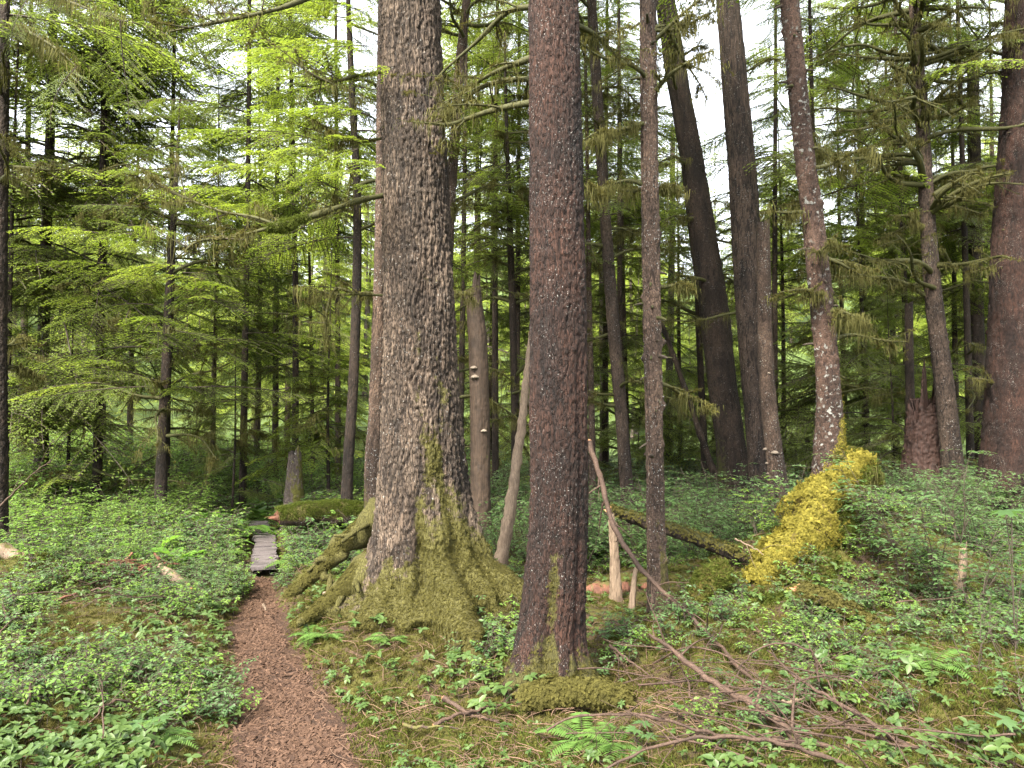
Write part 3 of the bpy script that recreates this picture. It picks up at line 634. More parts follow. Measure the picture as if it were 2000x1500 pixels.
# ------------------------------------------------------------------ the big mossy tree
def big_tree():
    Y = 6.2
    c = pxpts([(842, 1190, 190), (832, 1060, 176), (826, 950, 162), (826, 880, 156), (822, 760, 143), (818, 500, 134), (812, 300, 128), (806, 150, 122), (801, 0, 119)], Y, 17, .16)
    base = (c[1, 0], c[1, 1], float(H(c[1, 0], c[1, 1])))
    t = thing('spruce_tree', 'thick grey furrowed trunk with mossy spreading roots right beside the path', 'tree', base)
    z0 = base[2]
    lobes = [(-1.15, .24, .58, .24), (-.28, .28, .46, .36), (-2.30, .30, .24, .16), (-2.85, .24, .26, .2), (-.70, .15, .20, .46), (2.9, .5, .25, .3), (1.2, .6, .40, .3), (-1.75, .22, .16, .14)]
    def flare(th, z):
        e = np.maximum(z-z0, 0); r = .055*np.exp(-e/.5)
        for a, wd, A, zl in lobes:
            r = r + A*np.exp(-(angd(th, a)/wd)**2)*np.exp(-e/zl)
        r = r*(1+.35*vn(np.cos(th)*3.2, np.sin(th)*3.2, z*5, 14))+.045*sst(.7, .0, e)*fbm(np.cos(th)*5, np.sin(th)*5, z*7, 15, 3)
        return r-.11*np.exp(-(angd(th, -1.62)/.12)**2)*np.exp(-((e-.30)/.36)**2)-.10*np.exp(-(angd(th, -.52)/.09)**2)*np.exp(-((e-.12)/.2)**2)
    def flute(th, z):
        return .035*np.cos(th*3+1+z*.3)+.02*np.cos(th*5+z)
    def moss(th, z, h):
        e = z-z0
        m = .70*sst(1.0, .05, e)+.46*sst(3.3, .5, e)*(.5+.5*np.cos(th+.35))**.8+.22*np.exp(-(angd(th, -1.15)/.5)**2)*sst(4.2, 1.0, e)
        m = m+.26*fbm(np.cos(th)*3, np.sin(th)*3, z*2.2, 31, 3)-.42*np.exp(-(angd(th, -2.25)/.55)**2)*sst(.12, .6, e)
        return np.clip(m-.10*h, 0, 1)
    mb = MB(); V, ms = trunk(mb, c, 'furrow', .028, 260, .0115, 3, flare, moss, flute)
    link('trunk', mb.mesh('trunk', [M['bark_grey']], base), t)
    nz = int(2.0/.0115)
    moss_on(t, base, 'moss', 'sprig', V[:nz], ms[:nz], 42000, 4, .45, (.2, .62))
    # arching root on the left and a smaller one to the right
    for rows, r, sd in (([(800, 985, 6.35), (745, 1012, 6.35), (700, 1045, 6.4), (655, 1085, 6.4), (610, 1130, 6.35), (565, 1165, 6.3)], [.10, .13, .11, .09, .07, .045], 1),
                        ([(800, 1060, 6.2), (740, 1090, 6.2), (705, 1120, 6.1), (670, 1155, 6.0), (625, 1190, 5.9), (575, 1222, 5.8)], [.10, .12, .11, .085, .06, .03], 2)):
        mb = MB(); q = limb_from(mb, pline(rows), r, 40, 16, ms=1.0, rough=.3, seed=sd); wob = mb.v[0]; mb.v[0] = wob+.05*np.stack([vn(wob[:, 0]*6, wob[:, 1]*6, wob[:, 2]*6, 50+k) for k in range(3)], -1)
        kk = np.random.default_rng(sd+4)
        for f in range(5):
            i0 = int(kk.integers(6, 34)); dd = unit(np.array([kk.normal(-.4, .5), kk.normal(-.5, .5), -.55])); st = np.linspace(0, 1, 8); mb.tube(q[i0]+dd*(st*kk.uniform(.2, .45))[:, None]+.04*np.stack([vn(st*4, f, k, sd) for k in range(3)], -1), .04*(1-.7*st), 8, 0, .5, .9)
        o = link('root', mb.mesh('root', [M['bark_grey']], base), t)
        k = rng.integers(0, len(q), 4000); n = rng.normal(0, 1, (4000, 3)); n[:, 2] = np.abs(n[:, 2]); n = unit(n)
        scatter('moss', 'sprig', q[k]+n*np.interp(k/len(q), np.linspace(0, 1, 6), r)[:, None]*.97, rot_z(n, rng.uniform(0, 6, 4000)), rng.uniform(.3, .8, 4000), o, off=base)
    # limbs
    H1 = []
    for rows, r, tw, sd in (([(748, 382, 6.1), (700, 392, 5.9), (640, 412, 5.7), (570, 434, 5.6), (545, 440, 5.55), (500, 452, 5.5), (440, 466, 5.4), (385, 472, 5.3), (350, 500, 5.25)], [.022, .02, .018, .022, .026, .014, .011, .009, .005], 4, 1),
                            ([(545, 440, 5.55), (500, 425, 5.6), (430, 412, 5.7), (360, 385, 5.8), (300, 350, 5.9), (270, 325, 6)], [.012, .010, .009, .007, .006, .003], 4, 2),
                            ([(748, 140, 6.1), (700, 147, 6.0), (640, 158, 5.9), (600, 140, 5.8), (575, 95, 5.8)], [.014, .013, .011, .009, .006], 3, 3),
                            ([(747, 577, 6.2), (700, 574, 6.1), (655, 565, 6.1), (640, 600, 6.1), (638, 680, 6.1)], [.013, .012, .011, .008, .004], 2, 4),
                            ([(745, -150, 6.1), (650, -40, 5.6), (560, 12, 5.2), (490, 30, 5.0), (400, 48, 4.9), (330, 62, 4.8)], [.03, .028, .03, .016, .011, .006], 6, 5),
                            ([(746, 270, 6.2), (715, 275, 6.1), (660, 265, 6.0), (620, 240, 5.9)], [.012, .011, .008, .005], 3, 6)):
        mb = MB(); q = limb_from(mb, pline(rows), r, 40, 8, ms=.72, rough=.35, seed=sd); pts = [q[4:]]
        rr = np.random.default_rng(sd+80)
        for i in range(tw*3):
            k = int(rr.integers(8, 39)); d = unit(rr.normal(0, 1, 3)*np.array([1, 1, .6])+np.array([-.5, -.1, .1])); l = rr.uniform(.15, .5); s = np.linspace(0, 1, 7)
            qq = q[k]+d*(s*l)[:, None]+rr.normal(0, .12, 3)*(s*s*l)[:, None]; mb.tube(qq, .0055*(1-.8*s), 4, 0, .5, .5); pts.append(qq[2:])
        link('branch', mb.mesh('branch', [M['twig']], base), t); H1.append(np.concatenate(pts))
    hang_moss(t, base, np.concatenate(H1), 5, .65, .35, .95)
    r = np.random.default_rng(12); n = 22; k = r.integers(0, 1, n)
    sl = curve(pline([(600, 424, 5.64), (570, 433, 5.6), (545, 441, 5.55), (525, 446, 5.53)]), 60); nk = 420; k = r.integers(0, 60, nk); u = unit(r.normal(0, 1, (nk, 3)))*np.array([1, 1, .9])
    kp = sl[k]+u*(.012+.022*np.exp(-((k-34)/13)**2))[:, None]*np.where(u[:, 2:3] < 0, 1.9, 1)
    scatter('moss', 'tuft_green', kp, rot_z(unit(u+np.array([0, 0, -.5])), r.uniform(0, 6, nk)), r.uniform(.5, .95, nk), t, off=base)
    crown(t, base, c, 7.5, 17, 60, 3.0, seed=3, prof='flat')
    # fresh leafy twigs that grow over the path side
    spots = [(720, 225, 6.0), (680, 250, 6.0), (640, 300, 6.0), (600, 280, 6.2), (700, 290, 5.9), (660, 215, 6.1), (560, 330, 6.2), (610, 225, 6.2), (720, 340, 5.9), (530, 385, 6.3), (470, 400, 6.4), (590, 365, 6.2), (650, 340, 6.2), (500, 330, 6.6), (440, 370, 6.6), (700, 20, 5.8), (660, 60, 5.9), (720, 90, 6), (610, 100, 6.1), (540, 130, 6.3), (260, 470, 6.4), (330, 520, 6.6), (400, 545, 6.8), (250, 440, 6.6)]
    pts = np.concatenate([pline(spots), pline(spots)+r.normal(0, .16, (len(spots), 3))]); d = np.stack([r.normal(-.8, .5, len(pts)), r.normal(-.2, .6, len(pts)), r.uniform(-.25, .15, len(pts))], -1)
    scatter('foliage', 'spray_bright', pts, rot_x(d), r.uniform(.28, .6, len(pts)), t, off=base)
big_tree()

# ------------------------------------------------------------------ the red-brown tree
def red_tree():
    Y = 4.9
    c = pxpts([(1070, 1345, 142), (1075, 1250, 122), (1086, 1120, 112), (1092, 1000, 106), (1090, 750, 107), (1088, 500, 104), (1084, 250, 100), (1081, 0, 97)], Y, 16, .12)
    base = (c[1, 0], c[1, 1], float(H(c[1, 0], c[1, 1])))
    t = thing('hemlock_tree', 'straight red-brown flaky trunk with a grooved two-lobed foot, standing closest', 'tree', base); z0 = base[2]
    def flute(th, z):
        k = sst(1.3, .0, z-z0)
        return -.34*k*np.exp(-(angd(th, -1.72)/.20)**2)-.10*sst(3.5, .5, z-z0)*np.exp(-(angd(th, -.75)/.14)**2)+.03*np.cos(th*4+z*.4)
    def flare(th, z):
        e = np.maximum(z-z0, 0); return .07*np.exp(-e/.16)*(1+.5*np.cos(th*5+1))+.10*np.exp(-(angd(th, -2.3)/.4)**2)*np.exp(-e/.16)+.06*np.exp(-(angd(th, -.9)/.4)**2)*np.exp(-e/.14)
    def moss(th, z, h):
        e = z-z0; return np.clip(.62*sst(.38, .0, e)+.42*np.exp(-(angd(th, -1.72)/.28)**2)*sst(1.5, .5, e)+.22*sst(2.6, .6, e)+.16*vn(np.cos(th)*4, np.sin(th)*4, z*3, 51)-.14*h, 0, 1)
    mb = MB(); V, ms = trunk(mb, c, 'flaky', .015, 190, .011, 23, flare, moss, flute)
    link('trunk', mb.mesh('trunk', [M['bark_red']], base), t)
    nz = int(1.1/.011); moss_on(t, base, 'moss', 'sprig', V[:nz], ms[:nz], 3500, 6, .42, (.35, .8))
    crown(t, base, c, 7.5, 16, 45, 2.6, seed=4, prof='flat')
    bp = []
    for a, b, tz, L, sd in ((2.6, .15, 3.95, 1.1, 1), (3.0, .2, 3.72, 1.2, 2), (2.9, -.05, 4.15, 1.0, 3), (2.75, .1, 4.45, 1.0, 4), (.4, .2, 4.3, .8, 5)):
        cx, cy_ = np.interp(tz, c[:, 2], c[:, 0]), np.interp(tz, c[:, 2], c[:, 1])
        mb, pts = dead_branch((cx, cy_+.1, tz), (math.cos(a), math.sin(a)*.8+.5, b), L*1.15, .026, sd+30, 7)
        link('branch', mb.mesh('branch', [M['twig']], base), t); bp.append(pts)
    hang_moss(t, base, np.concatenate(bp), 7, .7, .35, .8)
red_tree()

# ------------------------------------------------------------------ the other trunks in view
def moss_side(side, low, amt, cover=.0):
    def f(th, z, h):
        return np.clip(cover+amt*np.cos(th-side)+low*sst(1.6, .1, z)+.22*vn(np.cos(th)*3, np.sin(th)*3, z*2.4, 61)-.1*h, 0, 1)
    return f
TREES = [
 # name, label, category, depth, rows (px, py, width from the base up), bark, material, relief, sides, moss, crown (from z, count, length), dead branches
 ('hemlock_tree', 'slim brown knobbly trunk rising just right of the red-brown tree', 6.5, [(1287, 1205, 38), (1282, 1080, 34), (1280, 950, 33), (1275, 700, 34), (1271, 500, 34), (1268, 250, 33), (1265, 0, 32)], 'flaky', 'bark_brown', .012, 80, moss_side(-.6, .35, .16, .10), (7.5, 35, 2.2), 11, 30),
 ('hemlock_tree', 'slender dark straight trunk between the red-brown tree and the knobbly trunk', 12, [(1226, 975, 25), (1215, 830, 24), (1195, 600, 24), (1184, 450, 22), (1174, 300, 21), (1160, 80, 20), (1155, 0, 19)], 'plain', 'bark_slate', .012, 48, moss_side(-.3, .2, .1, .05), (9, 30, 2.6), 22, 4),
 ('spruce_tree', 'big dark mossy trunk leaning far to the left as it rises', 13, [(1435, 935, 62), (1428, 880, 56), (1412, 760, 55), (1394, 600, 55), (1379, 500, 54), (1349, 300, 44), (1322, 150, 41), (1299, 0, 37)], 'flaky', 'bark_dark', .02, 72, moss_side(2.9, .25, .30, .12), (10.5, 25, 3.0), 9, 0),
 ('hemlock_tree', 'clean grey straight trunk without low branches in front of the leaning one', 12, [(1490, 985, 52), (1484, 900, 46), (1465, 600, 55), (1460, 500, 56), (1447, 300, 53), (1434, 150, 49), (1421, 0, 45)], 'furrow', 'bark_slate', .016, 80, moss_side(-.3, .15, .05, .0), (10.5, 30, 2.8), 2, 0),
 ('spruce_tree', 'lichen-spotted trunk perched on golden mossy roots', 7.8, [(1626, 985, 62), (1622, 930, 60), (1620, 880, 54), (1620, 800, 47), (1614, 700, 43), (1603, 580, 43), (1588, 430, 40), (1571, 300, 37), (1556, 150, 36), (1542, 0, 35)], 'scale', 'bark_scale', .013, 90, (lambda th, z, h: np.clip(.72*sst(1.75, .95, z)+.50*sst(2.4, 1.0, z)*np.cos(th+.2)+.14+.14*np.cos(th)+.24*vn(np.cos(th)*3, np.sin(th)*3, z*2.6, 61)-.1*h, 0, 1)), (7.5, 40, 2.6), 12, 34),
 ('hemlock_tree', 'tall trunk with many crooked moss-hung limbs in the right half', 11, [(1866, 960, 40), (1858, 880, 38), (1843, 740, 34), (1825, 600, 32), (1813, 450, 28), (1802, 250, 24), (1790, 80, 20), (1785, 0, 19)], 'plain', 'bark_slate', .014, 56, moss_side(-.3, .2, .12, .08), (5.5, 40, 2.4), 60, 6),
 ('spruce_tree', 'massive reddish trunk cut by the right edge of the picture', 10.5, [(1978, 1010, 132), (1974, 960, 112), (1975, 880, 100), (1980, 700, 94), (1986, 500, 88), (1998, 250, 80), (2008, 0, 76)], 'flaky', 'bark_red', .026, 110, moss_side(2.6, .2, .2, .05), (8.5, 30, 3.0), 14, 6),
 ('hemlock_tree', 'dark trunk half hidden behind the massive reddish one', 15, [(1916, 960, 30), (1914, 800, 28), (1908, 650, 26), (1904, 400, 24), (1900, 100, 20)], 'plain', 'bark_dark', .012, 40, moss_side(0, .2, .1), (5, 70, 2.6), 4, 0),
 ('hemlock_tree', 'mossy limbed tree leaning behind the thick grey trunk', 11, [(872, 950, 24), (872, 700, 23), (874, 520, 21), (879, 400, 20), (886, 300, 19), (901, 100, 18), (911, 0, 16)], 'flaky', 'bark_brown', .012, 48, moss_side(.4, .2, .18, .1), (7.6, 30, 2.2), 26, 8),
 ('hemlock_tree', 'brown trunk peeping out left of the thick grey trunk', 8.5, [(732, 1000, 38), (730, 930, 36), (735, 800, 30), (740, 650, 27), (745, 450, 25), (748, 200, 24), (750, 0, 22)], 'flaky', 'bark_brown', .014, 60, moss_side(2.8, .55, .12, .05), (8, 30, 2.4), 3, 2),
 ('hemlock_tree', 'slim dark curving trunk behind the mossy log near the path', 10, [(676, 1000, 24), (680, 900, 21), (687, 800, 20), (694, 650, 19), (698, 500, 17), (696, 350, 15), (686, 150, 12), (680, 0, 9)], 'plain', 'bark_dark', .008, 40, moss_side(0, .3, .1, .05), (4.0, 46, 1.9), 8, 0),
 ('hemlock_tree', 'thin dark young tree with flat tiers standing alone left of the path', 11, [(314, 972, 23), (318, 850, 20), (324, 740, 19), (330, 600, 18), (336, 480, 13), (344, 350, 9), (350, 240, 4), (352, 190, 2)], 'plain', 'bark_dark', .006, 36, moss_side(0, .2, .1, .05), None, 16, 0),
 ('hemlock_tree', 'bare thin dark trunk seen between the grey and red-brown trees', 13, [(1006, 880, 15), (1005, 800, 14), (1001, 600, 14), (996, 450, 12), (992, 330, 9), (988, 200, 6), (986, 60, 3)], 'plain', 'bark_dark', .006, 30, moss_side(0, .1, .1, .1), (4.2, 40, 2.0), 24, 0),
 ('hemlock_tree', 'tall old trunk behind drooping lichen branches near the left edge', 13, [(80, 930, 26), (82, 800, 22), (86, 620, 20), (92, 420, 18), (98, 250, 16), (103, 100, 15), (106, 0, 14)], 'plain', 'bark_slate', .012, 40, moss_side(0, .2, .1, .1), (3.4, 80, 3.3), 14, 0),
 ('hemlock_tree', 'shaded trunk cut by the left edge of the picture', 8.5, [(-4, 950, 34), (-2, 600, 28), (2, 400, 24), (6, 200, 20), (10, 0, 17)], 'plain', 'bark_dark', .012, 40, moss_side(0, .2, .1, .1), (5.5, 26, 2.4), 12, 0),
 ('hemlock_tree', 'very thin pole-like tree touching the right side of the red-brown trunk', 13, [(1158, 1030, 14), (1156, 850, 13), (1152, 650, 11), (1149, 450, 9), (1146, 250, 7), (1142, 60, 5)], 'plain', 'bark_brown', .006, 28, moss_side(0, .1, .1, .1), (5.5, 34, 1.7), 8, 0),
 ('hemlock_tree', 'pale distant trunk left of the slender dark straight one', 22, [(1180, 965, 19), (1180, 820, 17), (1178, 650, 15), (1175, 400, 12), (1172, 150, 8)], 'plain', 'bark_pale', .01, 28, None, (7.5, 46, 2.6), 0, 0),
 ('hemlock_tree', 'pale distant trunk right of the slim knobbly one', 22, [(1305, 925, 17), (1306, 800, 15), (1309, 650, 14), (1312, 500, 12), (1314, 250, 9)], 'plain', 'bark_pale', .01, 28, None, (7, 46, 2.6), 0, 0),
 ('hemlock_tree', 'thin dark pole just left of the big leaning trunk', 15.5, [(1378, 935, 15), (1372, 800, 13), (1365, 650, 12), (1360, 520, 9), (1352, 350, 6)], 'plain', 'bark_dark', .006, 24, moss_side(0, .2, .1, .1), (3.5, 30, 2.0), 5, 0),
]
thin_ctrl = None
for i, (nm, label, Y, rows, bk, mt, amp, nth, ms, cr, nb, kn) in enumerate(TREES):
    top = P(*rows[-1][:2], Y)[2]
    c = pxpts(rows, Y, None if rows[-1][1] > 0 else max(15, top+7), None)
    base = (c[1, 0], c[1, 1], float(H(c[1, 0], c[1, 1])))
    t = thing(nm, label, 'tree', base, 'conifer trunks around the path')
    z0 = base[2]; R0 = c[1, 3]
    fl = lambda th, z, R0=R0, z0=z0, i=i: R0*.35*np.exp(-np.maximum(z-z0, 0)/.25)*(1+.5*np.cos(th*3+i))
    mb = MB(); V, mv = trunk(mb, c, bk, amp, nth, .018 if Y < 9 else .03, 200+i*7, fl, ms, knobs=kn)
    link('trunk', mb.mesh('trunk', [M[mt]], base), t)
    r = np.random.default_rng(300+i)
    if i == 4: moss_on(t, base, 'moss', 'sprig_gold', V[:110], mv[:110], 5500, 8, .40, (.35, .85)); scale_ctrl = c
    bp = []
    for k in range(nb):
        hi = min(c[-1, 2]*.95, CAM_Z+Y*.56); lo = 1.2 if i == 11 else 1.9
        z = r.uniform(lo, hi) if i != 5 else lo+1.2+(hi-lo-1.2)*r.random()**.8
        x, y, rr = [np.interp(z, c[:, 2], c[:, q]) for q in (0, 1, 3)]
        a = r.uniform(0, 6.28); L = (.5+.12*Y)*r.uniform(.35, 1.0)*(1.1 if i == 5 else .8)
        mb, pts = dead_branch((x, y, z), (math.cos(a), math.sin(a)*.7, r.uniform(-.15, .5)), L, min(.6*rr, .012+.0019*Y*(1.5 if i == 5 else .8)), 400+i*70+k, 9, moss=.8 if i != 6 else .6)
        link('branch', mb.mesh('branch', [M['twig']], base), t); bp.append(pts)
    for k in range({0: 26, 4: 34, 2: 10, 8: 10, 6: 8}.get(i, 0)):      # short broken stubs
        z = r.uniform(1.3, min(7, CAM_Z+Y*.56)); x, y, rr = [np.interp(z, c[:, 2], c[:, q]) for q in (0, 1, 3)]; a = r.uniform(-3.6, .5); tt = np.linspace(0, 1, 6); d = unit(np.array([math.cos(a), math.sin(a), r.uniform(-.2, .5)]))
        st = MB().tube(np.array([x, y, z])+d*(rr*.85+tt*r.uniform(.03, .13))[:, None]-np.array([0, 0, .03])*(tt*tt)[:, None], .016*(1-.55*tt)*r.uniform(.6, 1.2), 6, 0, .5, r.uniform(.3, .8)); link('stub', st.mesh('stub', [M['twig']], base), t)
    if bp: hang_moss(t, base, np.concatenate(bp), 500+i, .75, .4, 1.1)
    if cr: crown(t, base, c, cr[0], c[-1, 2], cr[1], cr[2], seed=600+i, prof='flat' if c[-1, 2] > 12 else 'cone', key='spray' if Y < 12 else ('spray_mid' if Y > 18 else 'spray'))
    if i == 11:       # the small tiered tree: whorls of flat sprays on both sides
        zz = np.concatenate([np.full(7, z)+r.normal(0, .06, 7) for z in (2.15, 2.75, 3.3, 3.75, 4.2, 4.6, 5.0, 5.35, 5.7, 6.0, 6.25)]); n = len(zz)
        cx, cy_ = np.interp(zz, c[:, 2], c[:, 0]), np.interp(zz, c[:, 2], c[:, 1]); a = r.uniform(0, 6.28, n); L = 2.3*(1-.8*(zz-2.1)/4.4)*r.uniform(.6, 1.1, n)
        d = np.stack([np.cos(a), np.sin(a), r.uniform(-.12, .12, n)], -1)
        scatter('crown', 'spray', np.stack([cx, cy_, zz], -1)+unit(d)*(.15*L)[:, None], rot_x(d, roll=r.normal(0, .2, n)), np.maximum(L, .4)/1.6, t, off=base)
        k = r.random(n) < .4; scatter('new_growth', 'spray_bright', (np.stack([cx, cy_, zz+.1], -1)+unit(d)*(.5*L)[:, None])[k], rot_x(d)[k], (np.maximum(L, .4)/1.9)[k], t, off=base)
    if i == 14:
        bb = []
        for rows, sd in (([(-10, -70, 8.4), (60, -25, 7.4), (140, 5, 6.6), (235, 40, 6.0)], 1), ([(-10, 40, 8.4), (50, 60, 7.6), (110, 95, 7.0), (150, 130, 6.6)], 2), ([(150, -120, 7.6), (250, -70, 7.0), (290, -10, 6.7), (300, 25, 6.6)], 3)):
            mb = MB(); q = limb_from(mb, pline(rows), [.025, .02, .014, .005], 30, 7, ms=.6, rough=.3, seed=sd); link('branch', mb.mesh('branch', [M['twig']], base), t); bb.append(q[4:])
        bb = np.concatenate(bb); k = r.integers(0, len(bb), 34); d = np.stack([r.normal(.5, .6, 34), r.normal(-.2, .6, 34), r.uniform(-.5, 0, 34)], -1)
        scatter('overhanging_sprays', 'spray_sparse', bb[k], rot_x(d), r.uniform(.3, .6, 34), t, off=base); hang_moss(t, base, bb, 77, 3.0, .7, 1.5)
    if i == 13:       # long lichen-hung boughs in front of the left edge
        n = 46; zz = r.uniform(2.2, 8.2, n); cx, cy_ = np.interp(zz, c[:, 2], c[:, 0]), np.interp(zz, c[:, 2], c[:, 1]); a = r.uniform(-2.6, .4, n)
        d = np.stack([np.cos(a), np.sin(a), r.uniform(-.45, -.05, n)], -1)
        n2 = 70; z2 = r.uniform(5.5, 11.5, n2); a2 = r.uniform(-2.9, .6, n2); d2 = np.stack([np.cos(a2), np.sin(a2), r.uniform(-.35, .05, n2)], -1)
        scatter('upper_boughs', 'spray', np.stack([np.interp(z2, c[:, 2], c[:, 0]), np.interp(z2, c[:, 2], c[:, 1]), z2], -1)+unit(d2)*r.uniform(0, .8, (n2, 1)), rot_x(d2, roll=r.normal(0, .2, n2)), r.uniform(.9, 2.0, n2), t, off=base)
        scatter('drooping_boughs', 'spray_sparse', np.stack([cx, cy_, zz], -1), rot_x(d), r.uniform(1.3, 2.2, n), t, off=base)

# ------------------------------------------------------------------ young hemlocks and the trees that close the view
MID = [
 # px, depth, height, crown from, branches, length, trunk r, key, label
 (10, 11.5, 9.5, .9, 62, 1.8, .07, 'spray', 'dense young hemlock filling the left edge above the shrubs'),
 (200, 16, 12, 3.2, 95, 2.6, .10, 'spray', 'broad hemlock with layered boughs right of the old left trunk'),
 (255, 22, 15, 2.6, 110, 3.2, .13, 'spray_mid', 'tall hazy hemlock behind the lone tiered young tree'),
 (420, 16, 9.5, 3.0, 90, 2.3, .08, 'spray', 'bushy young hemlock just right of the lone tiered young tree'),
 (505, 20, 12.5, 2.6, 100, 3.0, .12, 'spray_mid', 'wide hemlock straight above the far end of the path'),
 (455, 12.2, 3.4, .5, 42, 1.3, .035, 'spray', 'small drooping sapling above the skunk cabbage by the path end'),
 (560, 25, 18, 2, 110, 3.4, .15, 'spray_mid', 'tall distant hemlock right of the path end'),
 (610, 17, 9.5, 2.6, 85, 2.4, .08, 'spray', 'soft green hemlock left of the slim curving trunk'),
 (645, 12.5, 4.6, .8, 60, 1.7, .05, 'spray_bright', 'bright green sapling behind the slim curving trunk'),
 (140, 12.5, 4.2, .5, 48, 1.9, .05, 'spray', 'low spreading hemlock left of the lone tiered tree'),
 (960, 21, 13, 1.5, 110, 2.8, .12, 'spray_mid', 'hemlock between the broken snag and the bare thin trunk'),
 (1060, 18, 11, 1.5, 80, 2.6, .10, 'spray', 'hemlock mostly hidden behind the red-brown trunk'),
 (930, 16, 9.5, 3.0, 70, 2.2, .08, 'spray', 'light hemlock showing above the broken snag'),
 (1120, 24, 15, 2, 110, 3.0, .12, 'spray_mid', 'distant hemlock seen right beside the red-brown trunk'),
 (1225, 17, 10.5, 1.4, 100, 2.4, .09, 'spray', 'hemlock filling the gap before the slim knobbly trunk'),
 (1330, 20, 9.6, 1.2, 100, 2.7, .10, 'spray_mid', 'low hemlock below the big leaning trunk'),
 (1395, 25, 11, 1.5, 90, 2.8, .11, 'spray_mid', 'distant hemlock under the bright gap of sky'),
 (1530, 17, 9.2, 1.0, 105, 2.3, .09, 'spray', 'hemlock between the broken pole and the lichen-spotted trunk'),
 (1600, 23, 14, 1.5, 100, 3.0, .13, 'spray_mid', 'tall hemlock behind the lichen-spotted trunk'),
 (1690, 14.5, 8.6, .9, 120, 2.5, .08, 'spray', 'full green hemlock right of the lichen-spotted trunk'),
 (1650, 19, 13, 5, 70, 2.8, .11, 'spray_mid', 'open hemlock whose top crosses the sky gap'),
 (1750, 20, 15, 1.5, 130, 3.0, .13, 'spray_mid', 'dark tall hemlock behind the torn red stump'),
 (1870, 16, 12, 1.2, 120, 2.5, .10, 'spray', 'thick hemlock behind the moss-limbed trunk'),
 (1945, 19, 15, 1.5, 110, 2.9, .13, 'spray_mid', 'tall hemlock behind the massive right trunk'),
 (1740, 12.5, 3.6, .5, 46, 1.5, .04, 'spray', 'small sapling behind the leafy shrubs on the right'),
 (575, 15, 17, 4.5, 70, 2.6, .10, 'spray', 'tall open-crowned hemlock whose top closes the upper left sky'),
 (965, 15, 17, 5.0, 70, 2.6, .10, 'spray', 'tall open-crowned hemlock between the two big trunks'),
 (1100, 17, 18, 5.5, 60, 2.6, .11, 'spray', 'tall open-crowned hemlock hidden below by the red-brown trunk'),
 (1215, 16, 17, 5.0, 70, 2.5, .10, 'spray', 'tall open-crowned hemlock left of the slim knobbly trunk'),
 (1515, 15.5, 16, 4.5, 75, 2.6, .10, 'spray', 'tall open-crowned hemlock right of the clean grey trunk'),
 (1690, 17, 18, 5.0, 90, 3.0, .12, 'spray', 'tall open-crowned hemlock between the lichen-spotted and moss-limbed trunks'),
 (1890, 14, 16, 4.0, 90, 2.6, .10, 'spray', 'tall open-crowned hemlock between the moss-limbed and massive trunks'),
 (190, 12.5, 16, 3.0, 75, 2.8, .11, 'spray', 'tall full hemlock between the old left trunk and the lone tiered tree'),
 (45, 16, 17, 3.0, 60, 2.8, .12, 'spray', 'tall full hemlock behind the left edge'),
 (330, 13.5, 14, 5.2, 60, 2.4, .09, 'spray', 'hemlock whose layered crown hangs above the lone tiered tree'),
 (480, 13, 15, 5.5, 70, 2.5, .09, 'spray', 'hemlock whose crown hangs above the far end of the path'),
 (900, 14, 15, 5.5, 60, 2.4, .09, 'spray', 'hemlock standing behind the mossy-limbed leaning tree'),
 (1060, 13, 15, 5.0, 60, 2.4, .09, 'spray', 'hemlock hidden low down by the red-brown trunk, its crown above'),
 (1600, 13, 14, 4.8, 70, 2.4, .09, 'spray', 'hemlock whose boughs cross right behind the lichen-spotted trunk'),
 (660, 15.5, 16, 5.5, 75, 2.6, .09, 'spray', 'hemlock whose crown fills the sky just left of the thick grey trunk'),
 (540, 18, 19, 7.0, 80, 2.9, .11, 'spray_mid', 'tall hemlock whose high crown fills the sky above the curving trunk'),
 (930, 18, 18, 6.5, 80, 2.8, .11, 'spray_mid', 'tall hemlock whose high crown fills the sky above the broken snag'),
 (1010, 16, 17, 6.0, 70, 2.6, .10, 'spray', 'hemlock whose high crown fills the sky left of the red-brown trunk'),
 (1180, 18, 18, 6.5, 85, 2.8, .11, 'spray_mid', 'tall hemlock whose high crown fills the sky beside the slender dark trunk'),
 (1770, 15, 16, 5.0, 80, 2.6, .10, 'spray', 'hemlock whose high crown spreads behind the moss-limbed trunk'),
 (1465, 19, 8, 1.0, 60, 2.2, .07, 'spray', 'young hemlock behind the clean grey trunk'),
]
def stem(base, h, r0, seed):
    r = np.random.default_rng(seed); z = np.linspace(-.2, h, 14); t = np.linspace(0, 1, 14); lx, ly = r.normal(0, .012*h, 2)
    return np.stack([base[0]+lx*t*t+.03*np.sin(t*5+seed), base[1]+ly*t*t, base[2]+z, r0*(1-.93*t)], -1)
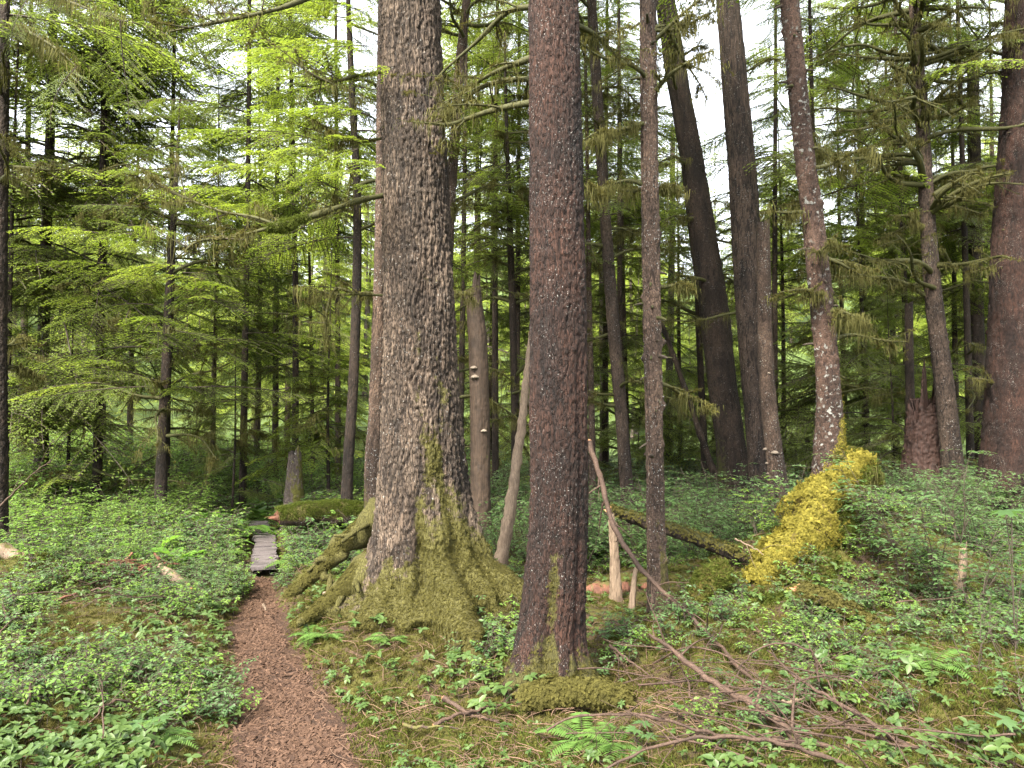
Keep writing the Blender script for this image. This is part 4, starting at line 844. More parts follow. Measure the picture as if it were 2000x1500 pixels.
for i, (px, Y, h, z0, n, L, r0, key, label) in enumerate(MID):
    p = P(px, 800, Y); base = (p[0], Y, float(H(p[0], Y))); c = stem(base, h, r0, i+1)
    t = thing('young_hemlock', label, 'tree', base, 'young hemlocks behind the trunks')
    mb = MB(); c[:, 3] *= .72; trunk(mb, c, 'plain', .006, 24, .08, 700+i, None, moss_side(0, .2, .1, .05)); link('trunk', mb.mesh('trunk', [M['bark_slate' if Y > 15 else 'bark_dark']], base), t)
    crown(t, base, c, base[2]+z0, base[2]+h*.98, int(n*1.25), L, key, (-.35, .1), .85, 800+i, unit_len={'spray_mid': 2.2, 'spray_bright': 1.3}.get(key, 1.6))
    r = np.random.default_rng(880+i); bp = []
    if Y < 20:
        for k in range(6):
            z = r.uniform(.8, min(6, h*.6)); x, y, rr = [np.interp(base[2]+z, c[:, 2], c[:, q]) for q in (0, 1, 3)]; a = r.uniform(0, 6.28)
            mb, pts = dead_branch((x, y, base[2]+z), (math.cos(a), math.sin(a), r.uniform(-.3, .2)), L*r.uniform(.4, .8), rr*.3+.006, 900+i*9+k, 4); link('branch', mb.mesh('branch', [M['twig']], base), t); bp.append(pts)
        hang_moss(t, base, np.concatenate(bp), 950+i, .8, .5, 1.3)

# far wood: one mass behind everything
def far_wood():
    r = np.random.default_rng(77); mbs = []
    for s in range(3):
        mb = MB(); h = 15.0; c = np.stack([np.zeros(6), np.zeros(6), np.linspace(-.3, h, 6)], -1); mb.tube(c, .17*(1-np.linspace(0, .95, 6)), 7, 1)
        sp = spray(170+s, L=2.6, ll=.24, lw=.075, ts=.15, droop=.3); V = np.concatenate(sp.v); F4 = np.concatenate(sp.f4); m4 = np.concatenate(sp.m4); lv = np.concatenate(sp.lv); F4 = F4[m4 == 0]
        for k in range(85):
            z = h*(.12+.87*r.random()**.9); L = (1-.85*(z/h))*r.uniform(.6, 1.15)+.15; a = r.uniform(0, 6.28); pt = r.uniform(-.3, .1)
            R = np.array([[math.cos(a), -math.sin(a), 0], [math.sin(a), math.cos(a), 0], [0, 0, 1.]]) @ np.array([[math.cos(pt), 0, -math.sin(pt)], [0, 1, 0], [math.sin(pt), 0, math.cos(pt)]])
            mb.add((V*L*1.15)@R.T+np.array([0, 0, z]), F4, 0, lv)
        mbs.append(proto('far_tree', mb, [M['hemlock_far_sunlit'], M['bark_pale']], False))
    scatter_group('far', mbs)
    n = 250; Y = 27+62*r.random(n)**.62; x = (r.uniform(-1, 1, n))*(Y*.95+6); y = Y
    # trees beside and behind the viewer stand too, so the wood goes on past the frame
    m = 44; a = r.uniform(0, 6.28, m); d = r.uniform(24, 55, m); xs, ys = np.sin(a)*d, np.cos(a)*d; k = (np.abs(xs) > ys*.8+9) | (ys < -20)
    x = np.concatenate([x, xs[k]]); y = np.concatenate([y, ys[k]])
    px = 1000+x/np.maximum(y, .1)*1500
    sc = r.uniform(.75, 1.25, len(x)); gap = np.exp(-((px-1400)/90)**2)+np.exp(-((px-350)/80)**2)+.8*np.exp(-((px-1640)/70)**2)
    sc = sc*np.where(y > 0, 1-.45*np.clip(gap, 0, 1), 1)*np.where(y > 20, (y/45)**.25, 1)
    pts = np.stack([x, y, H(x, y)], -1)
    o = scatter('distant_wood', 'far', pts, np.stack([r.normal(0, .02, len(x)), r.normal(0, .02, len(x)), r.uniform(0, 6.28, len(x))], -1), sc)
    tag(o, 'far conifer wood closing the view behind the nearer trees', 'wood')
far_wood()
def thicket():
    r = np.random.default_rng(91); n = 150; Y = 13.5+19*r.random(n); x = r.uniform(-1, 1, n)*(Y*.72+1); k = (np.abs(x-np.interp(Y, [8, 14, 30], [-2.7, -4.3, -9])) > .9) & ~((x < -1) & (Y < 18.5)); x, Y = x[k], Y[k]
    hh = r.uniform(1.2, 4.5, len(x))*np.where(x < 0, 1, .9); mb = MB(); pts, rot, sc = [], [], []
    for i in range(len(x)):
        z = float(H(x[i], Y[i])); t = np.linspace(0, 1, 5); mb.tube(np.stack([x[i]+.05*np.sin(t*4+i), np.full(5, Y[i]), z-.1+t*hh[i]], -1), .022*(1-.8*t), 5, 0, .5, .3)
        m = int(9+hh[i]*7); q = r.random(m)**.8; a = r.uniform(0, 6.28, m); d = np.stack([np.cos(a), np.sin(a), r.uniform(-.3, .1, m)], -1)
        pts.append(np.stack([np.full(m, x[i]), np.full(m, Y[i]), z+hh[i]*(.1+.88*q)], -1)); rot.append(rot_x(d, roll=r.normal(0, .2, m))); sc.append(np.clip((.35+.3*hh[i])*(1-.75*q)*r.uniform(.6, 1.1, m), .22, 2)/1.9)
    o = scatter('sapling_thicket', 'spray_sapling', np.concatenate(pts), np.concatenate(rot), np.concatenate(sc)); tag(o, 'thicket of small hemlock saplings among the farther trunks', 'thicket')
    tag(link('sapling_stems', mb.mesh('sapling_stems', [M['twig']]), o), kind='stuff')
thicket()

# ------------------------------------------------------------------ snags, stumps, logs
def snag(name, label, cat, rows, Y, mat, bark='furrow', amp=.014, nth=48, seed=0, ms=None, jag=.25, spikes=((0, 1.0),), fungi=(), loc=None, flare_k=.2, step=.02):
    c = pxpts(rows, Y); base = (c[1, 0], c[1, 1], float(H(c[1, 0], c[1, 1]))); t = thing(name, label, cat, base); z1 = c[-1, 2]; z0 = base[2]
    mb = MB(); fl = lambda th, z: c[1, 3]*flare_k*np.exp(-np.maximum(z-z0, -.1)/.25)*(1+.6*np.cos(th*4+seed))
    V, mv = trunk(mb, c, bark, amp, nth, step, seed, fl, ms, topcap=False)
    # torn top: pull the rim down except at the spikes
    v = mb.v[0].reshape(V.shape); th = np.arange(nth)*2*math.pi/nth
    keep = np.zeros(nth)
    for a, wd in spikes: keep = np.maximum(keep, np.exp(-(angd(th, a)/wd)**2))
    drop = jag*(1-keep)*(1+.35*vn(np.cos(th)*4, np.sin(th)*4, 0, seed))+.04*np.abs(vn(th*9, 0, 0, seed+2))
    zn = np.minimum(v[:, :, 2], z1-drop[None, :]); over = np.clip((v[:, :, 2]-zn)/max(jag, .05), 0, 1)
    ax = v.mean(1, keepdims=True); v[:, :, :2] = v[:, :, :2]+(ax[:, :, :2]-v[:, :, :2])*(.75*over[:, :, None]); v[:, :, 2] = zn
    mb.v[0] = v.reshape(-1, 3); link('trunk', mb.mesh('trunk', [M[mat]], base), t)
    for fx, fy, fw in fungi:
        p = P(fx, fy, Y); zz = p[2]; x, y, rr = [np.interp(zz, c[:, 2], c[:, q]) for q in (0, 1, 3)]
        a = math.asin(max(-1, min(1, (p[0]-x)/rr))); a = -math.pi/2+a
        fb = MB(); n = 9; u = np.linspace(-1.5, 1.5, n); w = fw*.5*Y/F; rings = []
        for k, (s, dz) in enumerate(((.3, .45), (.85, .18), (1.0, 0), (.8, -.18), (.2, -.2))):
            rings.append(np.stack([x+math.cos(a)*rr*.95+w*s*np.cos(u)*math.cos(a)-w*s*np.sin(u)*math.sin(a), y+math.sin(a)*rr*.95+w*s*np.cos(u)*math.sin(a)+w*s*np.sin(u)*math.cos(a), np.full(n, zz+dz*w*1.3)], -1))
        fb.add(np.concatenate(rings), grid_faces(5, n)); link('bracket_fungus', fb.mesh('bracket_fungus', [M['fungus']], base), t)
    return t, c, base
snag('broken_snag', 'broken barkless snag with torn orange top between the two big trunks', 'snag', [(938, 985, 40), (938, 930, 39), (937, 800, 38), (932, 650, 36), (926, 590, 32), (924, 530, 30)], 10, 'snagwood', 'furrow', .012, 56, 1, moss_side(-.4, .1, .22, .05), .32, ((-1.2, .45), (.6, .3)), ((926, 720, 16), (928, 738, 18), (946, 842, 14)))
t, c, b = snag('broken_pole', 'pale broken pole with bracket fungi leaning beside the clean grey trunk', 'snag', [(1528, 1035, 44), (1524, 980, 38), (1512, 880, 32), (1500, 780, 30), (1494, 650, 27), (1492, 550, 26), (1491, 428, 23)], 9.3, 'bark_brown', 'flaky', .010, 56, 5, moss_side(0, .15, .2, .0), .06, ((0, 3),), ((1494, 878, 14), (1508, 884, 16), (1492, 905, 10), (1494, 925, 9), (1497, 730, 8)))
snag('torn_stump', 'torn red rotten stump with a tall splintered spire behind the right shrubs', 'stump', [(1806, 985, 96), (1806, 930, 84), (1806, 860, 70), (1807, 800, 62), (1809, 745, 56), (1812, 690, 52)], 11.6, 'stumpwood', 'furrow', .05, 96, 9, moss_side(1.2, .1, .2, .05), .95, ((-.9, .28), (-2.3, .13), (.4, .2)), ())
snag('thin_snag', 'thin dead stem with a flat broken top left of the torn stump', 'snag', [(1779, 830, 18), (1776, 700, 16), (1775, 588, 15)], 12, 'bark_dark', 'plain', .008, 32, 11, moss_side(0, .1, .1, .1), .04, ((0, 2),))
snag('mossy_stump', 'short grey mossy stump beyond the far end of the path', 'stump', [(574, 975, 36), (575, 930, 30), (576, 868, 22)], 11.2, 'bark_pale', 'flaky', .014, 48, 13, moss_side(0, .3, .2, .3), .12, ((-.6, .5),))
snag('broken_post', 'upright shredded stake of pale wood under the end of the leaning log', 'snag', [(1203, 1175, 22), (1201, 1100, 18), (1198, 1040, 17), (1194, 996, 14)], 7.0, 'deadwood', 'furrow', .012, 40, 15, moss_side(0, .2, .0, .0), .09, ((-1.5, .4), (.7, .3)))
snag('broken_post', 'short thin stake between the shredded stake and the slim knobbly trunk', 'snag', [(1234, 1190, 12), (1238, 1140, 10), (1243, 1098, 7)], 6.6, 'deadwood', 'furrow', .006, 24, 17, None, .05, ((-1, .5),))
snag('broken_post', 'splintered orange stub among the leafy shrubs near the right edge', 'snag', [(1872, 1160, 20), (1878, 1110, 18), (1884, 1048, 8)], 6.4, 'deadwood', 'furrow', .012, 30, 19, moss_side(2.5, .3, .2, .1), .1, ((-1, .4),))

def log(name, label, cat, rows, r, mat, n=40, nseg=16, ms=.5, seed=0, end='splinter', sprigs=0, key='sprig', top_only=True, rough=.2, depth_px=True, relief=.012):
    pts = pline(rows); c = curve(pts, n); t = np.linspace(0, 1, n); rr = np.interp(t, np.linspace(0, 1, len(r)), r)
    base = c[0].copy(); base[2] = min(c[:, 2]); o = thing(name, label, cat, base)
    v, f = tube(c, rr, nseg); V = v.reshape(n, nseg, 3); ctr = c[:, None, :]; d = V-ctr; u = unit(d)
    k = 1+rough*vn(V[:, :, 0]*5, V[:, :, 1]*5, V[:, :, 2]*5, seed)+relief/np.maximum(rr[:, None], .01)*vn(V[:, :, 0]*30, V[:, :, 1]*30, V[:, :, 2]*30, seed+1)
    V = ctr+d*k[:, :, None]; mo = np.clip(ms+(.55*u[:, :, 2] if top_only else 0), 0, 1)
    mb = MB(); mb.add(V.reshape(-1, 3), f, 0, np.clip(.5+.5*vn(V[:, :, 0]*20, V[:, :, 1]*20, V[:, :, 2]*20, seed+2), 0, 1).ravel(), mo.ravel())
    link('log', mb.mesh('log', [M[mat]], base), o)
    for e, sg in ((0, -1), (n-1, 1)):
        eb = MB(); ring = V[e]; cen = ring.mean(0); ax = unit(c[e]-c[e-sg]); m = nseg
        tip = cen+(ring-cen)*.3+ax*(.12*rr[e]+.5*rr[e]*np.abs(np.random.default_rng(seed+e).normal(0, 1, (m, 1))))
        allv = np.concatenate([ring, tip, [cen+ax*rr[e]*.2]]); fs = np.array([[i, (i+1) % m, m+(i+1) % m, m+i] for i in range(m)]); eb.add(allv, fs); eb.add(allv, np.array([[m+i, m+(i+1) % m, 2*m] for i in range(m)]))
        link('broken_end', eb.mesh('broken_end', [M[end]], base, smooth=False), o)
    if sprigs:
        q = np.random.default_rng(seed+9); i = q.integers(0, n, sprigs); j = q.integers(0, nseg, sprigs); nn = u[i, j]; keep = nn[:, 2] > (-.15 if top_only else -.7); i, j, nn = i[keep], j[keep], nn[keep]
        scatter('moss', key, V[i, j]+q.normal(0, .01, (len(i), 3)), rot_z(nn+np.array([0, 0, .3]), q.uniform(0, 6.28, len(i))), q.uniform(.6, 1.4, len(i)), o, off=base)
    return o
log('leaning_log', 'pale dead log propped diagonally behind the red-brown trunk', 'log', [(972, 1125, 7.9), (984, 1066, 7.9), (996, 995, 7.9), (1008, 910, 7.95), (1020, 820, 8.0), (1029, 735, 8.05), (1037, 650, 8.1)], [.075, .066, .056, .048, .042, .036, .026], 'deadwood', 60, 24, .05, 1, top_only=False, rough=.1)
log('fallen_log', 'straight mossy fallen log sloping down to the right behind the slim knobbly trunk', 'log', [(1192, 996, 7.3), (1260, 1020, 7.3), (1340, 1045, 7.2), (1400, 1068, 7.15), (1465, 1092, 7.1)], [.048, .055, .06, .062, .065], 'bark_dark', 50, 18, .32, 2, 'splinter', 900, 'sprig')
log('mossy_log', 'mossy green log with a snapped end beside the far path', 'log', [(545, 1008, 9.6), (590, 1004, 9.7), (640, 1000, 9.8), (690, 1000, 9.9), (730, 1006, 10)], [.10, .13, .14, .13, .12], 'bark_brown', 40, 18, .75, 3, 'rotwood', 2500, 'tuft_green')
log('mossy_log', 'short moss-cushioned log at the foot of the red-brown trunk', 'log', [(1030, 1362, 4.4), (1090, 1352, 4.35), (1150, 1350, 4.35), (1225, 1366, 4.3)], [.035, .05, .055, .04], 'bark_brown', 30, 18, .8, 4, 'rotwood', 3000, 'sprig', False, rough=.6)
log('dead_pole', 'thin bare dead pole leaning across the gap before the big leaning trunk', 'log', [(1398, 930, 14), (1375, 870, 14), (1345, 780, 14), (1310, 680, 14), (1284, 610, 14)], [.07, .06, .055, .045, .03], 'bark_slate', 40, 12, .2, 5)
log('mossy_limb', 'fallen moss-covered limb with a snapped orange end on the right mound', 'branch', [(1560, 1150, 6.1), (1620, 1170, 6.0), (1680, 1205, 5.9), (1730, 1240, 5.8), (1765, 1262, 5.75)], [.05, .055, .05, .045, .03], 'bark_brown', 40, 14, .8, 6, 'splinter', 1500, 'sprig', False)
log('rotten_log', 'crumbling red rotten log lying behind the slim knobbly trunk', 'log', [(1135, 1165, 7.4), (1190, 1158, 7.4), (1250, 1155, 7.4), (1300, 1155, 7.4), (1350, 1150, 7.5)], [.08, .09, .08, .09, .06], 'rotwood', 40, 16, .0, 7, 'rotwood', 0, relief=.035, rough=.5)
log('rotten_log', 'pale weathered rotten log at the left edge among shrubs', 'log', [(-40, 1085, 7.6), (0, 1088, 7.6), (40, 1092, 7.6), (75, 1098, 7.6)], [.10, .10, .09, .05], 'deadwood', 30, 16, .0, 8, 'rotwood', 0, relief=.03, rough=.4)

# golden mossy roots under the lichen-spotted tree
def gold_roots():
    base = (3.2, 7.5, float(H(3.2, 7.5)))
    t = thing('mossy_root', 'thick root draped in golden moss, arching down from the lichen-spotted trunk', 'root', base)
    r = np.random.default_rng(5)
    for rows, rr, n in (([(1690, 905, 7.75), (1655, 925, 7.6), (1618, 965, 7.4), (1592, 1022, 7.15), (1560, 1072, 7.0), (1512, 1100, 6.9), (1470, 1135, 6.8)], [.11, .15, .17, .28, .26, .18, .09], 26000),
                        ([(1620, 900, 7.7), (1655, 905, 7.7), (1690, 912, 7.75), (1700, 950, 7.8)], [.13, .12, .09, .07], 1300),
                        ([(1625, 985, 7.3), (1650, 1030, 7.2), (1655, 1080, 7.0), (1640, 1130, 6.8)], [.15, .13, .10, .07], 2203), ([(1600, 1060, 7.0), (1605, 1110, 6.7), (1590, 1150, 6.5), (1560, 1185, 6.4)], [.12, .10, .08, .05], 2204),
                        ([(1560, 1180, 6.45), (1520, 1180, 6.4), (1480, 1195, 6.3), (1440, 1225, 6.2)], [.06, .06, .055, .03], 2201),
                        ([(1425, 1118, 6.7), (1395, 1140, 6.6), (1360, 1165, 6.5), (1335, 1195, 6.45)], [.09, .10, .09, .05], 2200)):
        mb = MB(); q = limb_from(mb, pline(rows), [x*.9 for x in rr], 50, 22, ms=1.0, rough=.0, seed=n); wob = mb.v[0]; mb.v[0] = wob+.05*np.stack([vn(wob[:, 0]*5, wob[:, 1]*5, wob[:, 2]*5, 50+k) for k in range(3)], -1); link('root', mb.mesh('root', [M['bark_scale']], base), t)
        k = r.integers(0, 50, n); nn = unit(r.normal(0, 1, (n, 3))); tt = unit(np.gradient(q, axis=0))[k]; nn = unit(nn-tt*(nn*tt).sum(1)[:, None]); keep = nn[:, 2] > -.6; k, nn = k[keep], nn[keep]
        rad = np.interp(k/49, np.linspace(0, 1, len(rr)), rr)
        # shaggy clumps
        pp = q[k]+nn*rad[:, None]; cl = vn(pp[:, 0]*6, pp[:, 1]*6, pp[:, 2]*6, 3)+.5*vn(pp[:, 0]*17, pp[:, 1]*17, pp[:, 2]*17, 4); pp = pp+.05*np.stack([vn(pp[:, 0]*5, pp[:, 1]*5, pp[:, 2]*5, 50+q_) for q_ in range(3)], -1)+nn*(.075*cl*(rad/.2))[:, None]+r.normal(0, .008, nn.shape)
        sun_side = nn@unit(np.array([-.55, -.25, .75]))+.45*vn(pp[:, 0]*5, pp[:, 1]*5, pp[:, 2]*5, 9)+r.normal(0, .15, len(k))  # sunlit and shaded sides of the root put into the moss colour
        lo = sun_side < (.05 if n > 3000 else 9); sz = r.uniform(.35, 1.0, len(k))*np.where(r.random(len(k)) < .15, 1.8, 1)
        ro = rot_z(nn+np.array([0, 0, -.45])+r.normal(0, .3, nn.shape), r.uniform(0, 6.28, len(k)))
        hm = (nn[:, 2] < .1) & (r.random(len(k)) < .04)
        if hm.any(): scatter('hanging_moss', 'drape', pp[hm], np.stack([r.normal(0, .1, hm.sum()), r.normal(0, .1, hm.sum()), r.uniform(0, 6.28, hm.sum())], -1), r.uniform(.5, 1.2, hm.sum()), t, off=base)
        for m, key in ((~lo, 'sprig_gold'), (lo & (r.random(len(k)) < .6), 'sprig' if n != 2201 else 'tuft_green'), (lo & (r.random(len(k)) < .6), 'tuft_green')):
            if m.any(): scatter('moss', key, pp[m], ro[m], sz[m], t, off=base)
gold_roots()

# ------------------------------------------------------------------ fallen sticks
def stick(label, rows, r0, seed=0, tw=0, mat='stick', ms=.12, name='fallen_stick', cat='stick', rest=None, lift=0):
    pts = pline(rows)
    if rest: pts[:, 2] = H(pts[:, 0], pts[:, 1])+rest
    q = np.random.default_rng(seed); mb = MB(); n = max(14, len(rows)*7); c = curve(pts, n); t = np.linspace(0, 1, n)
    c = c+np.stack([.006*vn(t*n*.5, seed, 1, 1), .006*vn(t*n*.5, seed, 2, 2), .008*vn(t*n*.5, seed, 3, 3)], -1)
    rr = .95*r0*(1-.65*t)*(1+.2*vn(t*n*.7, seed*1.7, 0, 5)); mb.tube(c, rr, 10, 0, q.uniform(0, 1), ms)
    b = mb.n; mb.add(np.concatenate([tube(c[:2], rr[:2], 10)[0][:10], [c[0]-unit(c[1]-c[0])*rr[0]*.6]]), np.array([[(i+1) % 10, i, 10] for i in range(10)]), 1, .9, 0)
    for i in range(tw):
        k = int(q.integers(2, n-2)); l = q.uniform(.12, .5); ax = unit(c[k+1]-c[k]); s = np.linspace(0, 1, 8); d = unit(ax*.8+q.normal(0, .55, 3)+np.array([0, 0, .1]))
        qq = c[k]+d*(s*l)[:, None]+q.normal(0, .18, 3)*(s*s*l)[:, None]+np.array([0, 0, .05*l])*np.sin(s*5)[:, None]; mb.tube(qq, max(.002, rr[k]*.42)*(1-.75*s), 6, 0, q.uniform(0, 1), ms*.5)
        if q.random() < .6:
            d2 = unit(d+q.normal(0, .7, 3)); mb.tube(qq[4]+d2*(s*l*.5)[:, None], .0022*(1-.6*s), 4, 0, .5, 0)
    o = link(name, mb.mesh(name, [M[mat], M['splinter']], c[0]), None, tuple(c[0])); return tag(o, label, cat, 'fallen sticks and branches')
stick('long crooked fallen branch running from the shredded stake to the lower right', [(1150, 862, 6.6), (1172, 930, 6.5), (1200, 1030, 6.3), (1240, 1095, 6.1), (1290, 1150, 5.9), (1350, 1205, 5.6), (1400, 1255, 5.3), (1440, 1300, 5.0), (1500, 1345, 4.7), (1560, 1378, 4.5)], .026, 1, 16)
stick('bare red-brown branch with a white lichen spot pointing up at the red-brown trunk', [(1690, 1560, 3.6), (1620, 1490, 3.8), (1540, 1430, 4.0), (1470, 1375, 4.2), (1400, 1338, 4.4), (1350, 1300, 4.55), (1310, 1268, 4.7), (1268, 1238, 4.85)], .032, 2, 12)
stick('long arching thin branch at the bottom right of the red-brown trunk', [(1720, 1500, 3.7), (1600, 1455, 3.7), (1480, 1445, 3.65), (1380, 1430, 3.6), (1290, 1405, 3.6), (1200, 1395, 3.6), (1120, 1402, 3.6), (1070, 1430, 3.55)], .014, 3, 14)
stick('thin red twiggy branch lying lowest at the bottom edge', [(1760, 1540, 3.45), (1640, 1490, 3.45), (1520, 1450, 3.45), (1420, 1440, 3.45), (1300, 1452, 3.45), (1200, 1490, 3.4), (1120, 1530, 3.35)], .013, 4, 16)
stick('dark branch with peeling ends crossing the brush pile', [(1850, 1500, 3.9), (1740, 1440, 4.0), (1680, 1400, 4.1), (1600, 1350, 4.3), (1540, 1310, 4.5), (1500, 1270, 4.7)], .016, 5, 12)
stick('pair of straight thin rods pointing out right of the brush pile', [(1820, 1500, 3.9), (1720, 1445, 4.0), (1640, 1415, 4.1), (1560, 1385, 4.2)], .013, 6, 6)
stick('thin arched bramble looping above the brush pile', [(1600, 1330, 4.5), (1585, 1275, 4.5), (1530, 1255, 4.5), (1470, 1275, 4.5), (1430, 1330, 4.5), (1400, 1390, 4.4)], .007, 7, 9)
stick('slender grey rod lying across the middle of the brush pile', [(1350, 1368, 4.3), (1430, 1350, 4.3), (1500, 1345, 4.3), (1580, 1344, 4.3)], .006, 8, 3)
stick('orange snapped stub poking from the brush pile', [(1530, 1372, 4.3), (1555, 1368, 4.25), (1570, 1362, 4.2)], .014, 9, 0, 'deadwood')
stick('dark lichened stick in the lower right corner', [(1760, 1492, 3.75), (1830, 1490, 3.8), (1900, 1478, 3.85)], .017, 10, 4)
stick('stout snapped stick lying over another near the red-brown foot', [(866, 1362, 4.45), (900, 1385, 4.4), (935, 1400, 4.35), (975, 1408, 4.3)], .017, 11, 2)
stick('pale stick under the stout snapped one by the red-brown foot', [(845, 1415, 4.2), (890, 1398, 4.3), (940, 1385, 4.4), (995, 1372, 4.5)], .013, 12, 2)
stick('flat mossy stick lying parallel below the crossed pair', [(790, 1418, 4.15), (840, 1421, 4.13), (905, 1420, 4.13)], .010, 13, 0, ms=.5)
stick('curved mossy branch arching out of the leaves on the left', [(65, 1222, 5.6), (100, 1232, 5.5), (130, 1255, 5.4), (142, 1285, 5.3), (148, 1305, 5.2)], .026, 14, 2, ms=.4)
stick('mossy branch tilted up to the right in the left leaves', [(175, 1312, 5.1), (205, 1285, 5.2), (240, 1255, 5.4), (262, 1243, 5.45)], .018, 15, 2, ms=.4)
stick('reddish branch lying flat below the tilted mossy one', [(205, 1322, 4.9), (250, 1316, 4.95), (300, 1308, 5.0), (342, 1310, 5.0)], .017, 16, 2)
stick('dark rotting branch crossing the shaded moss at the left edge', [(15, 1212, 5.9), (60, 1190, 6.1), (110, 1172, 6.3), (150, 1158, 6.4)], .025, 17, 1, 'rotwood')
stick('leaning grey twig rising over the shrubs at the left edge', [(-10, 1000, 7.4), (25, 965, 7.4), (60, 930, 7.3), (100, 898, 7.3)], .010, 18, 3)
stick('thin pale stick crossing behind the golden root', [(1436, 1052, 6.9), (1460, 1065, 6.8), (1492, 1082, 6.7)], .010, 19, 2, 'deadwood')
stick('thin twig across the hollow right of the golden root', [(1750, 1175, 5.9), (1790, 1172, 5.9), (1880, 1165, 5.9)], .006, 20, 3)
stick('pale twig standing upright in the lower left leaves', [(368, 1358, 4.3), (374, 1340, 4.3), (380, 1325, 4.3)], .003, 21, 0, 'deadwood')
stick('bent twig lying in front of the grey trunk roots', [(905, 1345, 4.7), (930, 1320, 4.8), (955, 1290, 4.95)], .005, 22, 3, rest=.02)
stick('small broken branch left behind the red-brown foot', [(1190, 1262, 5.2), (1230, 1290, 5.0), (1270, 1318, 4.9)], .012, 23, 5)
stick('thin twig rising left of the pile toward the knobbly trunk', [(1180, 1215, 5.7), (1220, 1220, 5.7), (1260, 1210, 5.7), (1320, 1235, 5.6)], .006, 24, 4)
qs = np.random.default_rng(61)
for k in range(22):       # the tangle of thin dry twigs round the named branches
    cx, cy_ = qs.uniform(.55, 2.3), qs.uniform(3.6, 5.0); a = qs.normal(-.5, .55)+(math.pi if qs.random() < .5 else 0); L = qs.uniform(.5, 1.3); tt = np.linspace(-.5, .5, 5)
    x = cx+tt*L*math.cos(a); y = cy_+tt*L*math.sin(a); z = H(x, y)+.03+.10*qs.random()+np.sin((tt+.5)*3.1)*qs.uniform(0, .16)
    px = np.stack([x, y, z], -1); mb = MB(); c = curve(px, 24); t = np.linspace(0, 1, 24); c = c+.012*np.stack([vn(t*6, k, 1, 1), vn(t*6, k, 2, 2), vn(t*6, k, 3, 3)], -1); mb.tube(c, qs.uniform(.003, .0075)*(1-.6*t), 6, 0, qs.uniform(0, 1), .1)
    for i in range(4):
        j = int(qs.integers(3, 22)); d = unit(unit(c[j+1]-c[j])+qs.normal(0, .6, 3)); st = np.linspace(0, 1, 6); mb.tube(c[j]+d*(st*qs.uniform(.08, .3))[:, None], .0022*(1-.6*st), 4, 0, qs.uniform(0, 1), 0)
    tag(link('dry_twig', mb.mesh('dry_twig', [M['stick']], c[0]), None, tuple(c[0])), 'thin dry twig tangled in the brush pile at the lower right', 'twig', 'dry twigs of the brush pile')
for k in range(16):
    y0 = qs.uniform(3.6, 7.2); x0 = -qs.uniform(.42, .66)*y0-.25; a = qs.uniform(0, 6.28); L = qs.uniform(.25, .8); tt = np.linspace(-.5, .5, 5); x = x0+tt*L*math.cos(a); y = y0+tt*L*math.sin(a); z = H(x, y)+.05+.06*qs.random()+.05*np.sin((tt+.5)*3.1)
    mb = MB(); c = curve(np.stack([x, y, z], -1), 20); t = np.linspace(0, 1, 20); c = c+.012*np.stack([vn(t*6, k, 1, 11), vn(t*6, k, 2, 12), vn(t*6, k, 3, 13)], -1); mb.tube(c, qs.uniform(.004, .010)*(1-.6*t), 6, 0, qs.uniform(0, 1), .25)
    for i in range(3):
        j = int(qs.integers(3, 18)); d = unit(unit(c[j+1]-c[j])+qs.normal(0, .6, 3)); st = np.linspace(0, 1, 6); mb.tube(c[j]+d*(st*qs.uniform(.06, .2))[:, None], .0025*(1-.6*st), 4, 0, qs.uniform(0, 1), 0)
    tag(link('dry_twig', mb.mesh('dry_twig', [M['stick']], c[0]), None, tuple(c[0])), 'thin dry twig lying in the low leaves left of the path', 'twig', 'dry twigs left of the path')
for k, (x, y, w_, lb) in enumerate(((215, 1105, 60, 'heap of orange rotten wood left of the split plank'), (285, 1118, 40, 'heap of orange rotten wood right beside the split plank'))):
    p = P(x, y, 7.4); r = np.random.default_rng(k+3); mb = MB()
    z = float(H(p[0], p[1]))
    for i in range(46):
        a = r.uniform(0, 6.28); l = r.uniform(.04, .14); c0 = np.array([p[0]+r.normal(0, .13), p[1]+r.normal(0, .1), z+abs(r.normal(0, .06))]); d = np.array([math.cos(a), math.sin(a), r.normal(0, .3)])*l; wv = np.array([-math.sin(a), math.cos(a), 0])*r.uniform(.008, .02); up = np.array([0, 0, .012])
        v = np.array([c0-d-wv, c0+d-wv*.4, c0+d+wv*.4, c0-d+wv]); v = np.concatenate([v, v*1+up]); mb.add(v, np.array([[4, 5, 6, 7], [0, 1, 5, 4], [1, 2, 6, 5], [2, 3, 7, 6], [3, 0, 4, 7], [3, 2, 1, 0]]), 0, r.uniform(0, 1))
    tag(link('rotten_wood', mb.mesh('rotten_wood', [M['rotwood']], (p[0], p[1], z), False), None, (p[0], p[1], z)), lb, 'rotten wood', 'heaps of rotten wood')
log('split_plank', 'split slab of rotten wood lying in the leaves left of the path', 'log', [(312, 1105, 7.3), (335, 1125, 7.2), (355, 1140, 7.1), (372, 1150, 7.0)], [.02, .045, .04, .03], 'deadwood', 20, 10, 0, 31, 'splinter', rough=.5)
for k, (rows, lb) in enumerate((([(826, 1300, 5.25), (828, 1318, 5.2)], 'bright orange wood splinter upright in front of the mossy roots'), ([(632, 1158, 6.3), (665, 1156, 6.3), (700, 1155, 6.35)], 'pale broken bark strip below the arching left root'), ([(515, 1180, 6.6), (520, 1192, 6.5)], 'short wood chunk at the path edge'), ([(770, 1300, 5.3), (778, 1278, 5.35)], 'small dull splinter left of the bright orange one'))):
    stick(lb, rows, .014, 40+k, 0, 'splinter' if k == 0 else 'deadwood', 0, 'wood_splinter', 'splinter')

